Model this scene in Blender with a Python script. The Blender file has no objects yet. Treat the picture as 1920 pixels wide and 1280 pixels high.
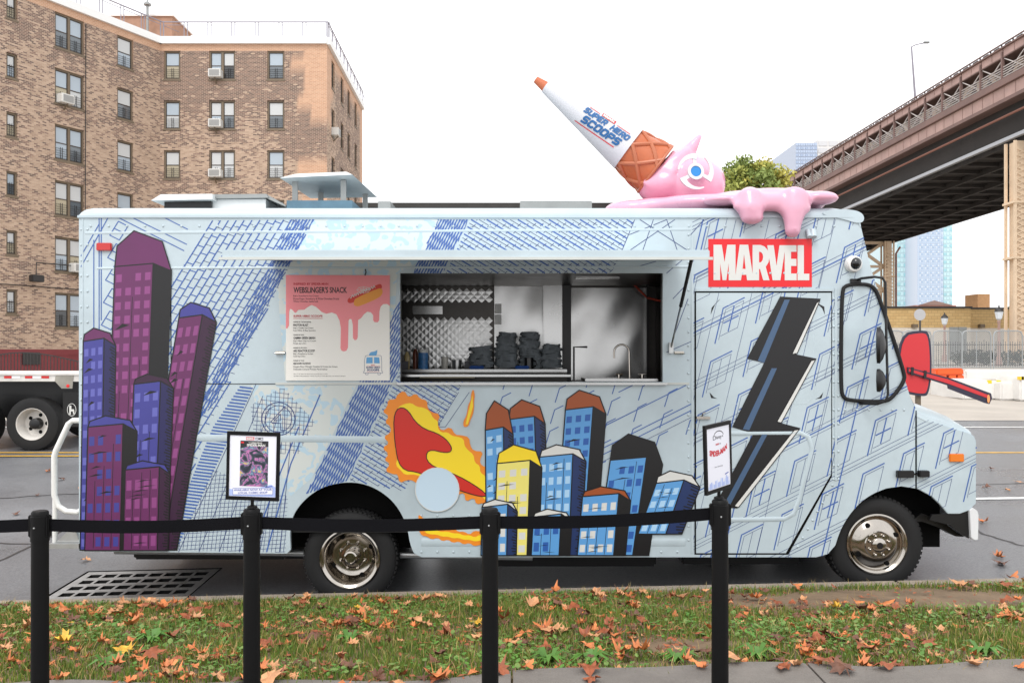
import bpy, bmesh, math, random
import numpy as np
from mathutils import Vector, Matrix
from mathutils.geometry import tessellate_polygon

random.seed(7)
rng = np.random.default_rng(7)
S = bpy.context.scene
COL = S.collection
R = math.radians

# ------------------------------------------------------------------ camera, sky, sun
CAMZ, F = 2.018, 1600.0            # eye height above the road datum, focal length in photo pixels
cam_d = bpy.data.cameras.new('camera')
cam_d.sensor_width = 36.0
cam_d.lens = F / 1920 * 36
cam_d.shift_y = 20 / 1920          # horizon at y = 660 of 1280, camera held level
cam_d.clip_start, cam_d.clip_end = 0.05, 4000
cam = bpy.data.objects.new('camera', cam_d)
cam.location = (0, 0, CAMZ)
cam.rotation_euler = (R(90), 0, 0)
COL.objects.link(cam)
S.camera = cam

SUN_EL, SUN_AZ = R(52), R(200)
W = bpy.data.worlds.new('World'); S.world = W; W.use_nodes = True
wt = W.node_tree; wt.nodes.clear()
wo = wt.nodes.new('ShaderNodeOutputWorld'); bg = wt.nodes.new('ShaderNodeBackground')
sk = wt.nodes.new('ShaderNodeTexSky'); sk.sky_type = 'NISHITA'; sk.sun_disc = False
sk.sun_elevation = SUN_EL; sk.sun_rotation = SUN_AZ
sk.air_density = 1.0; sk.dust_density = 4.0; sk.ozone_density = 0.6
mx = wt.nodes.new('ShaderNodeMix'); mx.data_type = 'RGBA'
mx.inputs['Factor'].default_value = 0.93            # a closed, even cloud layer over the blue
mx.inputs[7].default_value = (13.2, 13.25, 13.45, 1)
wt.links.new(sk.outputs[0], mx.inputs[6]); wt.links.new(mx.outputs[2], bg.inputs['Color'])
bg.inputs['Strength'].default_value = 0.1
wt.links.new(bg.outputs[0], wo.inputs[0])

sun_d = bpy.data.lights.new('sun', 'SUN'); sun_d.energy = 1.2; sun_d.angle = R(25); sun_d.color = (1, .97, .93)
sun = bpy.data.objects.new('sun', sun_d); COL.objects.link(sun)
sd = Vector((math.sin(SUN_AZ) * math.cos(SUN_EL), math.cos(SUN_AZ) * math.cos(SUN_EL), math.sin(SUN_EL)))
sun.rotation_euler = sd.to_track_quat('Z', 'Y').to_euler()

S.view_settings.view_transform = 'Standard'; S.view_settings.look = 'None'
S.view_settings.exposure = 0.3; S.view_settings.gamma = 1.0
S.render.engine = 'CYCLES'
S.cycles.use_denoising = True
S.cycles.max_bounces = 6; S.cycles.diffuse_bounces = 3; S.cycles.glossy_bounces = 4
S.cycles.caustics_reflective = False; S.cycles.caustics_refractive = False

# ------------------------------------------------------------------ helpers
def lin(c):
    return tuple((v / 255 / 12.92) if v / 255 <= .04045 else ((v / 255 + .055) / 1.055) ** 2.4 for v in c)

MATS = {}
def mat(name, rgb, rough=.6, metal=0.0, var=0.0, vscale=4.0, bump=0.0, bscale=40.0, spec=.5, coat=0.0, emit=0.0, dirt=0.0, alpha=1.0, trans=0.0):
    """principled material; rgb is sRGB 0-255; var: brightness variation by noise; dirt: dark smudges by noise"""
    if name in MATS: return MATS[name]
    m = bpy.data.materials.new(name); m.use_nodes = True
    nt = m.node_tree; b = nt.nodes['Principled BSDF']
    c = lin(rgb)
    b.inputs['Base Color'].default_value = (*c, 1)
    b.inputs['Roughness'].default_value = rough
    b.inputs['Metallic'].default_value = metal
    b.inputs['Specular IOR Level'].default_value = spec
    b.inputs['Coat Weight'].default_value = coat
    b.inputs['Transmission Weight'].default_value = trans
    if emit: 
        b.inputs['Emission Color'].default_value = (*c, 1); b.inputs['Emission Strength'].default_value = emit
    if var or bump or dirt:
        tc = nt.nodes.new('ShaderNodeTexCoord')
    if var or dirt:
        n = nt.nodes.new('ShaderNodeTexNoise'); n.inputs['Scale'].default_value = vscale
        n.inputs['Detail'].default_value = 6; n.inputs['Roughness'].default_value = .65
        nt.links.new(tc.outputs['Object'], n.inputs['Vector'])
        mr = nt.nodes.new('ShaderNodeMapRange')
        mr.inputs['From Min'].default_value = .3; mr.inputs['From Max'].default_value = .7
        mr.inputs['To Min'].default_value = 1 - max(var, dirt); mr.inputs['To Max'].default_value = 1 + var
        nt.links.new(n.outputs['Fac'], mr.inputs['Value'])
        mm = nt.nodes.new('ShaderNodeMix'); mm.data_type = 'RGBA'; mm.blend_type = 'MULTIPLY'
        mm.inputs['Factor'].default_value = 1; mm.inputs[6].default_value = (*c, 1)
        nt.links.new(mr.outputs[0], mm.inputs[7]); nt.links.new(mm.outputs[2], b.inputs['Base Color'])
        r2 = nt.nodes.new('ShaderNodeMapRange')
        r2.inputs['To Min'].default_value = max(0.03, rough - .12); r2.inputs['To Max'].default_value = min(1, rough + .12)
        nt.links.new(n.outputs['Fac'], r2.inputs['Value']); nt.links.new(r2.outputs[0], b.inputs['Roughness'])
    if bump:
        n2 = nt.nodes.new('ShaderNodeTexNoise'); n2.inputs['Scale'].default_value = bscale; n2.inputs['Detail'].default_value = 4
        nt.links.new(tc.outputs['Object'], n2.inputs['Vector'])
        bp = nt.nodes.new('ShaderNodeBump'); bp.inputs['Strength'].default_value = bump; bp.inputs['Distance'].default_value = .02
        nt.links.new(n2.outputs['Fac'], bp.inputs['Height']); nt.links.new(bp.outputs[0], b.inputs['Normal'])
    MATS[name] = m
    return m

def wloc(o):
    v = Vector((0, 0, 0))
    while o is not None:
        v += o.location; o = o.parent
    return v

def tag(o, label=None, cat=None, group=None, kind=None):
    if label: o['label'] = label
    if cat: o['category'] = cat
    if group: o['group'] = group
    if kind: o['kind'] = kind
    return o

def empty(name, loc, label=None, cat=None, group=None, parent=None):
    o = bpy.data.objects.new(name, None); COL.objects.link(o)
    o.empty_display_size = .1
    o.location = Vector(loc)
    if parent is not None:
        o.parent = parent; o.location = Vector(loc) - wloc(parent)
    return tag(o, label, cat, group)

class MB:
    """collects geometry in world coordinates and links it as one mesh object"""
    def __init__(s): s.v, s.f, s.uv = [], [], {}
    def add(s, vs, fs):
        k = len(s.v); s.v += [tuple(p) for p in vs]; s.f += [tuple(i + k for i in f) for f in fs]; return s
    def box(s, x0, x1, y0, y1, z0, z1):
        return s.add([(x0,y0,z0),(x1,y0,z0),(x1,y1,z0),(x0,y1,z0),(x0,y0,z1),(x1,y0,z1),(x1,y1,z1),(x0,y1,z1)],
                     [(0,3,2,1),(4,5,6,7),(0,1,5,4),(1,2,6,5),(2,3,7,6),(3,0,4,7)])
    def obox(s, c, ax, ay, az):
        """oriented box, centre and three half-vectors"""
        c, ax, ay, az = map(Vector, (c, ax, ay, az))
        P = [c+sx*ax+sy*ay+sz*az for sz in (-1,1) for sx, sy in ((-1,-1),(1,-1),(1,1),(-1,1))]
        return s.add(P, [(0,3,2,1),(4,5,6,7),(0,1,5,4),(1,2,6,5),(2,3,7,6),(3,0,4,7)])
    def bar(s, a, b, w, h, up=(0,0,1)):
        a, b, up = Vector(a), Vector(b), Vector(up)
        d = (b - a); L = d.length; d.normalize()
        side = d.cross(up)
        if side.length < 1e-4: side = d.cross(Vector((0,1,0)))
        side.normalize(); u2 = side.cross(d)
        return s.obox((a+b)/2, d*L/2, side*w/2, u2*h/2)
    def tube(s, pts, r, n=10, closed=False, cap=True):
        pts = [Vector(p) for p in pts]; rs = r if isinstance(r, (list, tuple)) else [r]*len(pts)
        k0 = len(s.v); m = len(pts); prev = None
        for i, p in enumerate(pts):
            if closed: t = (pts[(i+1) % m] - pts[i-1])
            else: t = (pts[min(i+1, m-1)] - pts[max(i-1, 0)])
            t.normalize()
            if prev is None:
                a = Vector((0,0,1)) if abs(t.z) < .9 else Vector((1,0,0))
                nrm = t.cross(a).normalized()
            else:
                nrm = (prev - t*prev.dot(t)).normalized()
            prev = nrm; b = t.cross(nrm)
            for j in range(n):
                an = 2*math.pi*j/n
                s.v.append(tuple(p + (nrm*math.cos(an) + b*math.sin(an))*rs[i]))
        for i in range(m if closed else m-1):
            for j in range(n):
                a0 = k0+i*n+j; a1 = k0+i*n+(j+1) % n; b0 = k0+((i+1) % m)*n+j; b1 = k0+((i+1) % m)*n+(j+1) % n
                s.f.append((a0, a1, b1, b0))
        if cap and not closed:
            s.f.append(tuple(k0+j for j in range(n))[::-1]); s.f.append(tuple(k0+(m-1)*n+j for j in range(n)))
        return s
    def lathe(s, c, axis, prof, n=32, ref=None):
        """prof: list of (along axis, radius)"""
        c, axis = Vector(c), Vector(axis).normalized()
        a = Vector(ref) if ref else (Vector((0,0,1)) if abs(axis.z) < .9 else Vector((1,0,0)))
        u = axis.cross(a).normalized(); w = axis.cross(u)
        k0 = len(s.v)
        for (h, r) in prof:
            for j in range(n):
                an = 2*math.pi*j/n
                s.v.append(tuple(c + axis*h + (u*math.cos(an)+w*math.sin(an))*max(r, 1e-5)))
        for i in range(len(prof)-1):
            for j in range(n):
                s.f.append((k0+i*n+j, k0+i*n+(j+1) % n, k0+(i+1)*n+(j+1) % n, k0+(i+1)*n+j))
        return s
    def prism(s, poly, mapf, d0, d1, holes=()):
        """2D polygon with holes, mapped at two depths, with side faces"""
        loops = [list(poly)] + [list(h) for h in holes]
        tris = tessellate_polygon([[Vector((p[0], p[1], 0)) for p in lp] for lp in loops])
        flat = [p for lp in loops for p in lp]; n = len(flat); k0 = len(s.v)
        s.v += [tuple(mapf(p[0], p[1], d0)) for p in flat] + [tuple(mapf(p[0], p[1], d1)) for p in flat]
        for t in tris:
            s.f.append(tuple(k0+i for i in t)); s.f.append(tuple(k0+n+i for i in reversed(t)))
        o = 0
        for lp in loops:
            m = len(lp)
            for i in range(m):
                a, b = o+i, o+(i+1) % m
                s.f.append((k0+a, k0+b, k0+n+b, k0+n+a))
            o += m
        return s
    def fill(s, poly, mapf, d, holes=()):
        loops = [list(poly)] + [list(h) for h in holes]
        tris = tessellate_polygon([[Vector((p[0], p[1], 0)) for p in lp] for lp in loops])
        flat = [p for lp in loops for p in lp]
        return s.add([mapf(p[0], p[1], d) for p in flat], tris)
    def build(s, name, m, parent=None, smooth=False, label=None, cat=None, group=None, kind=None, fixn=True, bevel=0):
        me = bpy.data.meshes.new(name)
        off = wloc(parent) if parent is not None else Vector((0,0,0))
        if parent is None:
            # origin at the base of the thing
            A = np.array(s.v); off = Vector(((A[:,0].min()+A[:,0].max())/2, (A[:,1].min()+A[:,1].max())/2, A[:,2].min()))
        vs = [(p[0]-off.x, p[1]-off.y, p[2]-off.z) for p in s.v]
        me.from_pydata(vs, [], s.f); me.update()
        if fixn:
            bm = bmesh.new(); bm.from_mesh(me)
            if bevel:
                bmesh.ops.remove_doubles(bm, verts=bm.verts, dist=1e-5)
            bmesh.ops.recalc_face_normals(bm, faces=bm.faces)
            if bevel:
                es = [e for e in bm.edges if len(e.link_faces) == 2 and e.calc_face_angle(0) > R(35)]
                bmesh.ops.bevel(bm, geom=es, offset=bevel, segments=2, affect='EDGES', clamp_overlap=True)
            bm.to_mesh(me); bm.free()
        if smooth:
            me.polygons.foreach_set('use_smooth', [True]*len(me.polygons))
            if smooth != 'all':
                me.set_sharp_from_angle(angle=R(40))
        me.materials.append(m)
        o = bpy.data.objects.new(name, me); COL.objects.link(o)
        if parent is not None: o.parent = parent
        else: o.location = off
        return tag(o, label, cat, group, kind)

def link_copy(o, parent=None, **kw):
    c = o.copy(); COL.objects.link(c); c.parent = parent
    for k, v in kw.items(): c[k] = v
    return c
def copy_tree(o, parent=None):
    c = link_copy(o, parent)
    for ch in list(o.children): copy_tree(ch, c)
    return c

def clip_seg(a, b, inside, holes):
    """pieces of segment a-b inside any polygon of `inside` and outside `holes`"""
    ts = [0.0, 1.0]
    for poly in list(inside)+list(holes):
        for i in range(len(poly)):
            p, q = poly[i], poly[(i+1) % len(poly)]
            dx, dy = b[0]-a[0], b[1]-a[1]; ex, ey = q[0]-p[0], q[1]-p[1]
            den = dx*ey - dy*ex
            if abs(den) < 1e-9: continue
            t = ((p[0]-a[0])*ey - (p[1]-a[1])*ex)/den; u = ((p[0]-a[0])*dy - (p[1]-a[1])*dx)/den
            if 0 < t < 1 and 0 <= u <= 1: ts.append(t)
    ts.sort(); out = []
    for t0, t1 in zip(ts, ts[1:]):
        if t1-t0 < 1e-5: continue
        tm = (t0+t1)/2; m = (a[0]+(b[0]-a[0])*tm, a[1]+(b[1]-a[1])*tm)
        if any(pip(m, P) for P in inside) and not any(pip(m, P) for P in holes):
            out.append(((a[0]+(b[0]-a[0])*t0, a[1]+(b[1]-a[1])*t0), (a[0]+(b[0]-a[0])*t1, a[1]+(b[1]-a[1])*t1)))
    return out
def pip(p, poly):
    c = False; j = len(poly)-1
    for i in range(len(poly)):
        a, b = poly[i], poly[j]
        if (a[1] > p[1]) != (b[1] > p[1]) and p[0] < (b[0]-a[0])*(p[1]-a[1])/(b[1]-a[1])+a[0]: c = not c
        j = i
    return c
def seg_quad(mb, a, b, w, mapf, d, ext=.35):
    dx, dy = b[0]-a[0], b[1]-a[1]; L = math.hypot(dx, dy)
    if L < 1e-6: return
    ux, uy = dx/L, dy/L; e = w*ext; nx, ny = -uy*w/2, ux*w/2
    a = (a[0]-ux*e, a[1]-uy*e); b = (b[0]+ux*e, b[1]+uy*e)
    mb.add([mapf(a[0]+nx, a[1]+ny, d), mapf(b[0]+nx, b[1]+ny, d), mapf(b[0]-nx, b[1]-ny, d), mapf(a[0]-nx, a[1]-ny, d)], [(0,1,2,3)])
def stroke(mb, pts, w, mapf, d, closed=False):
    P = list(pts) + ([pts[0]] if closed else [])
    for a, b in zip(P, P[1:]): seg_quad(mb, a, b, w, mapf, d + random.uniform(0, 4e-4))

_txt_cache = {}
def text2d(s, bold=0.0, shear=0.0):
    key = (s, bold, shear)
    if key in _txt_cache: return _txt_cache[key]
    cu = bpy.data.curves.new('lettering', 'FONT'); cu.body = s; cu.offset = bold; cu.shear = shear; cu.resolution_u = 3
    o = bpy.data.objects.new('lettering', cu); COL.objects.link(o)
    dg = bpy.context.evaluated_depsgraph_get()
    me = bpy.data.meshes.new_from_object(o.evaluated_get(dg))
    V = np.array([v.co[:2] for v in me.vertices]); Fc = [tuple(p.vertices) for p in me.polygons]
    bpy.data.objects.remove(o); bpy.data.curves.remove(cu); bpy.data.meshes.remove(me)
    V = (V - V.min(0)) / (V.max(0) - V.min(0))
    _txt_cache[key] = (V, Fc); return V, Fc
def text(mb, s, x0, x1, ytop, ybot, mapf, d, bold=0.0, shear=0.0):
    """lettering fitted to the rectangle x0..x1, ytop..ybot (y downwards) of mapf's plane"""
    V, Fc = text2d(s, bold, shear)
    mb.add([mapf(x0+(x1-x0)*p[0], ybot+(ytop-ybot)*p[1], d) for p in V], Fc)

def circ(cx, cy, r, n=28, a0=0, a1=360, ry=None):
    ry = ry or r
    full = abs(a1-a0) >= 360
    m = n if full else n+1
    return [(cx+r*math.cos(R(a0+(a1-a0)*i/n)), cy+ry*math.sin(R(a0+(a1-a0)*i/n))) for i in range(m)]
def smooth_loop(pts, k=2, closed=True):
    for _ in range(k):
        o = []; n = len(pts)
        for i in range(n if closed else n-1):
            a, b = pts[i], pts[(i+1) % n]
            o += [(a[0]*.75+b[0]*.25, a[1]*.75+b[1]*.25), (a[0]*.25+b[0]*.75, a[1]*.25+b[1]*.75)]
        if not closed: o = [pts[0]] + o + [pts[-1]]
        pts = o
    return pts

# photo pixel -> point at a given distance
def at(px, py, Y): return ((px-960)*Y/F, Y, CAMZ-(py-660)*Y/F)

# ------------------------------------------------------------------ ground
def ground_z(x, y):
    b = float(np.interp(y, [0, 7.2, 11, 15.8, 20, 28, 45, 60, 120, 600, 3000], [-.106, -.106, .0, .155, .3, .45, 1.05, 1.3, 1.5, 1.8, 2.0]))
    f = min(1, max(0, 1-(y-7.2)/8))
    return b + .03*max(-9, min(9, x))*f
def kerb_z(x): return .071 + .022*x
def walk_z(x): return .405 + .012*x

def asphalt_material():
    m = bpy.data.materials.new('wet_asphalt'); m.use_nodes = True; nt = m.node_tree; b = nt.nodes['Principled BSDF']
    tc = nt.nodes.new('ShaderNodeTexCoord')
    n1 = nt.nodes.new('ShaderNodeTexNoise'); n1.inputs['Scale'].default_value = .35; n1.inputs['Detail'].default_value = 5
    n2 = nt.nodes.new('ShaderNodeTexNoise'); n2.inputs['Scale'].default_value = 45; n2.inputs['Detail'].default_value = 4
    v = nt.nodes.new('ShaderNodeTexVoronoi'); v.inputs['Scale'].default_value = 110
    for n in (n1, n2, v): nt.links.new(tc.outputs['Object'], n.inputs['Vector'])
    cr = nt.nodes.new('ShaderNodeValToRGB'); cr.color_ramp.elements[0].position = .3; cr.color_ramp.elements[1].position = .72
    cr.color_ramp.elements[0].color = (.13, .133, .142, 1); cr.color_ramp.elements[1].color = (.24, .243, .255, 1)
    nt.links.new(n1.outputs['Fac'], cr.inputs['Fac'])
    mm = nt.nodes.new('ShaderNodeMix'); mm.data_type = 'RGBA'; mm.blend_type = 'MULTIPLY'; mm.inputs['Factor'].default_value = .6
    c2 = nt.nodes.new('ShaderNodeValToRGB'); c2.color_ramp.elements[0].position = .3; c2.color_ramp.elements[1].position = .7
    c2.color_ramp.elements[0].color = (.45, .45, .45, 1); c2.color_ramp.elements[1].color = (1.25, 1.25, 1.25, 1)
    nt.links.new(n2.outputs['Fac'], c2.inputs['Fac']); nt.links.new(cr.outputs[0], mm.inputs[6]); nt.links.new(c2.outputs[0], mm.inputs[7])
    nt.links.new(mm.outputs[2], b.inputs['Base Color'])
    mr = nt.nodes.new('ShaderNodeMapRange'); mr.inputs['From Min'].default_value = .35; mr.inputs['From Max'].default_value = .65
    mr.inputs['To Min'].default_value = .24; mr.inputs['To Max'].default_value = .45
    nt.links.new(n1.outputs['Fac'], mr.inputs['Value']); nt.links.new(mr.outputs[0], b.inputs['Roughness'])
    bp = nt.nodes.new('ShaderNodeBump'); bp.inputs['Strength'].default_value = .35; bp.inputs['Distance'].default_value = .004
    nt.links.new(v.outputs['Distance'], bp.inputs['Height']); nt.links.new(bp.outputs[0], b.inputs['Normal'])
    return m

def sheet(name, xs, ys, zf, m, kind='structure', parent=None, **kw):
    mb = MB(); nx = len(xs)
    mb.v = [(x, y, zf(x, y)) for y in ys for x in xs]
    mb.f = [(j*nx+i, j*nx+i+1, (j+1)*nx+i+1, (j+1)*nx+i) for j in range(len(ys)-1) for i in range(nx-1)]
    return mb.build(name, m, parent, fixn=False, kind=kind, **kw)

ASPH = asphalt_material()
# the storm-drain pit is a hole in the road, so the road is laid in sheets round it
GX0, GX1, GY0, GY1 = -4.25, -2.9, 7.12, 8.55
xs_all = sorted(set(list(np.linspace(-60, -12, 9)) + list(np.linspace(-12, 12, 33)) + list(np.linspace(12, 80, 9)) + [GX0, GX1]))
ys_all = sorted(set([6.9, GY0, GY1, 9.2, 10, 11, 12.5, 14, 15.8, 18, 20, 21.2]))
mb = MB(); nx = len(xs_all)
mb.v = [(x, y, ground_z(x, y)) for y in ys_all for x in xs_all]
for j in range(len(ys_all)-1):
    for i in range(nx-1):
        if GX0-1e-6 <= xs_all[i] < GX1-1e-6 and GY0-1e-6 <= ys_all[j] < GY1-1e-6: continue
        mb.f.append((j*nx+i, j*nx+i+1, (j+1)*nx+i+1, (j+1)*nx+i))
road = mb.build('road', ASPH, fixn=False, kind='structure')
# far ground to the horizon
CONC = mat('pale_concrete', (176, 168, 158), .85, var=.14, vscale=.6, bump=.15, bscale=8)
sheet('far_pavement', [-1500, -300, -80, -30, -10, 0, 10, 20, 30, 50, 90, 300, 1500], [21.1, 24, 28, 34, 45, 60, 80, 120, 400, 1500, 3000],
      lambda x, y: ground_z(x, y)+.01, CONC)

YEL = mat('yellow_line_paint', (206, 160, 62), .65, var=.25, vscale=7)
WHT = mat('white_line_paint', (215, 215, 212), .65, var=.2, vscale=7)
def line_mark(name, y0, y1, x0, x1, m):
    xs = np.linspace(x0, x1, 40)
    sheet(name, list(xs), [y0, y1], lambda x, y: ground_z(x, y)+.006, m, parent=None)
line_mark('yellow_centre_line', 15.35, 15.47, -16, 18, YEL)
line_mark('yellow_centre_line', 15.75, 15.87, -16, 18, YEL)
line_mark('white_lane_line', 11.1, 11.24, 4.9, 12, WHT)
line_mark('white_lane_line', 19.6, 19.74, -16, 20, WHT)

TAR = mat('tar_seam', (40, 40, 42), .35)
for pts in ([(-7.5,9.6),(-6.2,9.75),(-5,9.6),(-4.2,9.7)], [(-9,12.2),(-7.4,12.0),(-6.4,12.35),(-5.2,12.2),(-3.9,12.4)], [(5.3,8.3),(5.0,9.2),(5.4,10.4),(5.2,12)], [(5.2,12),(7.4,12.4),(9,12.2)], [(-5.6,7.9),(-5.3,9.6),(-5.5,12.1)]):
    mb = MB(); q = smooth_loop(pts, 3, False); q = [(x+random.gauss(0, .012), y+random.gauss(0, .012)) for x, y in q]
    for a, b in zip(q, q[1:]): seg_quad(mb, a, b, .035, lambda u, v, d: (u, v, ground_z(u, v)+.003), 0)
    mb.build('tar_seam', TAR, road, fixn=False)
# kerb, verge, sidewalk
KERB = mat('kerb_stone', (150, 138, 124), .85, var=.22, vscale=5, bump=.3, bscale=30)
x = -7.0; seg = 0
kroot = None
while x < 8:
    x1 = min(8, x+1.45)
    mb = MB()
    z00, z01 = kerb_z(x), kerb_z(x1)
    g0, g1 = ground_z(x, 7)-.25, ground_z(x1, 7)-.25
    e = .004
    mb.add([(x+e, 6.88, g0), (x1-e, 6.88, g1), (x1-e, 7.05, g1), (x+e, 7.05, g0), (x+e, 6.88, z00), (x1-e, 6.88, z01), (x1-e, 7.03, z01), (x+e, 7.03, z00)],
           [(0,3,2,1),(4,5,6,7),(0,1,5,4),(1,2,6,5),(2,3,7,6),(3,0,4,7)])
    if kroot is None: kroot = mb.build('kerb', KERB, kind='structure', bevel=.012)
    else: mb.build('kerb_stone', KERB, kroot, bevel=.012)
    x = x1

def walk_edge(x): return 4.27 + .045*x + .05*math.sin(x*2.1) + .03*math.sin(x*5.3+1)
def verge_z(x, y):
    t = min(1, max(0, (6.88-y)/(6.88-4.2)))
    return kerb_z(x)-.015 + (walk_z(x)-.015-kerb_z(x)+.015)*t + .018*math.sin(x*1.7+y*2.3)*math.sin(t*3.14) + .012*math.sin(x*4.1-y*3.7)*math.sin(t*3.14)
def dirt_mask(x, y):
    """1 where the verge is bare soil"""
    d = 0.0
    for cx, cy, rx, ry in ((2.6, 6.4, 1.45, .38), (1.0, 4.95, .34, .2), (3.3, 6.15, .5, .25), (0.9, 4.55, .5, .08)):
        q = ((x-cx)/rx)**2 + ((y-cy)/ry)**2
        d = max(d, 1.55-q)
    n = .35*math.sin(x*7.3+y*3.1)+.25*math.sin(x*3.3-y*9.7)+.2*math.sin(x*13+y*11)
    return min(1, max(0, d+n*.6))
SOIL = mat('bare_soil', (124, 104, 82), .95, var=.3, vscale=4, bump=.5, bscale=25)
verge = sheet('grass_verge', list(np.linspace(-6.5, 7.5, 100)), list(np.linspace(3.95, 6.89, 26)), verge_z, SOIL)
WALK = mat('sidewalk_concrete', (118, 112, 106), .75, var=.22, vscale=3, bump=.35, bscale=60)
sroot = None
for i in range(10):
    x0, x1 = -7.5+i*1.5, -6+i*1.5
    mb = MB(); n = 12
    xs = np.linspace(x0+.006, x1-.006, n)
    front = [(xx, walk_edge(xx)) for xx in xs]
    poly = [(x0+.006, 2.0)] + [(x1-.006, 2.0)] + front[::-1]
    mb.prism(poly, lambda u, v, d: (u, v, walk_z(u)+d), .012, -.1)
    if sroot is None: sroot = mb.build('sidewalk', WALK, kind='structure')
    else: mb.build('sidewalk_slab', WALK, sroot)
mb = MB()
for i in range(10):
    x0 = -7.5+i*1.5
    mb.prism([(x0+.006, -6), (x0+1.494, -6), (x0+1.494, 1.99), (x0+.006, 1.99)], lambda u, v, d: (u, v, walk_z(u)+d), .012, -.1)
mb.build('sidewalk_rear', WALK, kind='structure')

# storm drain: slotted cast plate over a pit
IRON = mat('cast_iron', (150, 148, 146), .5, .15, var=.25, vscale=10, bump=.2, bscale=60)
BLACK = mat('pit_black', (8, 8, 8), .9)
def grid_holes(x0, x1, z0, z1, holes):
    """cells of a rectangle not covered by the holes"""
    X = sorted(set([x0, x1] + [h[0] for h in holes] + [h[1] for h in holes])); Z = sorted(set([z0, z1] + [h[2] for h in holes] + [h[3] for h in holes]))
    out = []
    for i in range(len(X)-1):
        for j in range(len(Z)-1):
            cx, cz = (X[i]+X[i+1])/2, (Z[j]+Z[j+1])/2
            if not any(h[0] < cx < h[1] and h[2] < cz < h[3] for h in holes): out.append((X[i], X[i+1], Z[j], Z[j+1]))
    return out
gz = lambda x, y: ground_z(x, y)
drain = empty('storm_drain', ((GX0+GX1)/2, (GY0+GY1)/2, gz(-3.5, 7.8)-.3), 'slotted iron storm drain grate set in the road by the kerb', 'drain')
holes = []
for r in range(7):
    for c in range(8):
        hx = GX0+.09+c*.15; hy = GY0+.1+r*.185
        holes.append((hx+.012*(r % 2), hx+.118+.012*(r % 2), hy, hy+.105))
mb = MB()
for (a, b, c, d) in grid_holes(GX0+.02, GX1-.02, GY0+.02, GY1-.02, holes):
    mb.add([(a, c, gz(a, c)-.004), (b, c, gz(b, c)-.004), (b, d, gz(b, d)-.004), (a, d, gz(a, d)-.004)], [(0,1,2,3)])
mb.build('grate', IRON, drain, fixn=False)
mb = MB()
for (a, b, c, d) in holes:
    for p, q in (((a,c),(b,c)),((b,c),(b,d)),((b,d),(a,d)),((a,d),(a,c))):
        mb.add([(p[0],p[1],gz(*p)-.004),(q[0],q[1],gz(*q)-.004),(q[0],q[1],gz(*q)-.05),(p[0],p[1],gz(*p)-.05)], [(0,1,2,3)])
mb.build('slot_walls', BLACK, drain, fixn=False, kind='stuff')  # iron slot walls coloured black to stand for shade in the slots
mb = MB(); mb.box(GX0, GX1, GY0, GY1, -.9, -.16-.3); mb.build('pit', BLACK, drain)
mb = MB()
for a, b in (((GX0,GY0),(GX1,GY0)),((GX1,GY0),(GX1,GY1)),((GX1,GY1),(GX0,GY1)),((GX0,GY1),(GX0,GY0))):
    mb.add([(a[0],a[1],gz(*a)+.001),(b[0],b[1],gz(*b)+.001),(b[0],b[1],-.5),(a[0],a[1],-.5)], [(0,1,2,3)])
mb.build('pit_wall', BLACK, drain, fixn=False)

# ------------------------------------------------------------------ the food truck
D, SC = 7.207, 222.0                # near side of the truck: distance and pixels per metre there
def T(px, py, d=0.0): return ((px-960)/SC, D+d, (1108-py)/SC)
def tx(px): return (px-960)/SC
def tz(py): return (1108-py)/SC
TW = 2.3                            # width of the body
truck = empty('food_truck', (0, D+1.15, -.1), 'pale blue food truck with comic skyline mural and raised serving hatch', 'food truck')
PAINT = mat('pale_blue_paint', (188, 203, 210), .34, var=.03, vscale=2.2, coat=.2, dirt=.13, bump=.06, bscale=1.6)
ROOFW = mat('white_roof_paint', (238, 242, 244), .4, var=.04, vscale=2)
GAP = mat('black_gap', (5, 5, 5), .8, spec=.2)
RUB = mat('black_rubber', (20, 20, 21), .75, var=.2, vscale=6)
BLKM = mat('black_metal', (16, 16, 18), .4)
STEEL = mat('brushed_steel', (178, 178, 177), .24, 1.0, var=.1, vscale=3, bump=.05, bscale=3)
CHROME = mat('chrome', (176, 170, 162), .14, 1.0, var=.12, vscale=5)
ALU = mat('dull_aluminium', (190, 192, 192), .4, .85, var=.1)
BLUE = mat('mural_blue', (64, 98, 166), .4)
NAVY = mat('mural_navy', (40, 58, 116), .4)
MBLK = mat('mural_black', (15, 14, 17), .4)
MWHT = mat('mural_white', (214, 214, 210), .4)

rear_arch = [(545,1030),(543,985),(553,958),(575,932),(605,912),(640,904),(672,904),(703,914),(732,934),(752,960),(764,990),(769,1020),(776,1036)]
front_arch = [(1566,1022),(1576,992),(1592,965),(1612,942),(1636,925),(1662,915)]
rear_arch = smooth_loop(rear_arch, 2, False); front_arch = smooth_loop(front_arch, 2, False)
PANEL = [(148,1033),(148,405)] + [(1566,405),(1600,405),(1613,420),(1632,500),(1655,575),(1706,742),(1716,765),(1716,915),(1690,911)] + front_arch[::-1] + \
        [(1552,1038),(1530,1044),(790,1044)] + rear_arch[::-1] + [(538,1037)]
WIN = [(750,512),(1243,512),(1243,716),(750,716)]
DOOR = [(1305,549),(1558,549),(1558,888),(1473,1036),(1305,1036)]
mb = MB(); mb.prism(PANEL, T, 0, .035, [WIN]); side = mb.build('side_panel', PAINT, truck)
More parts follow.
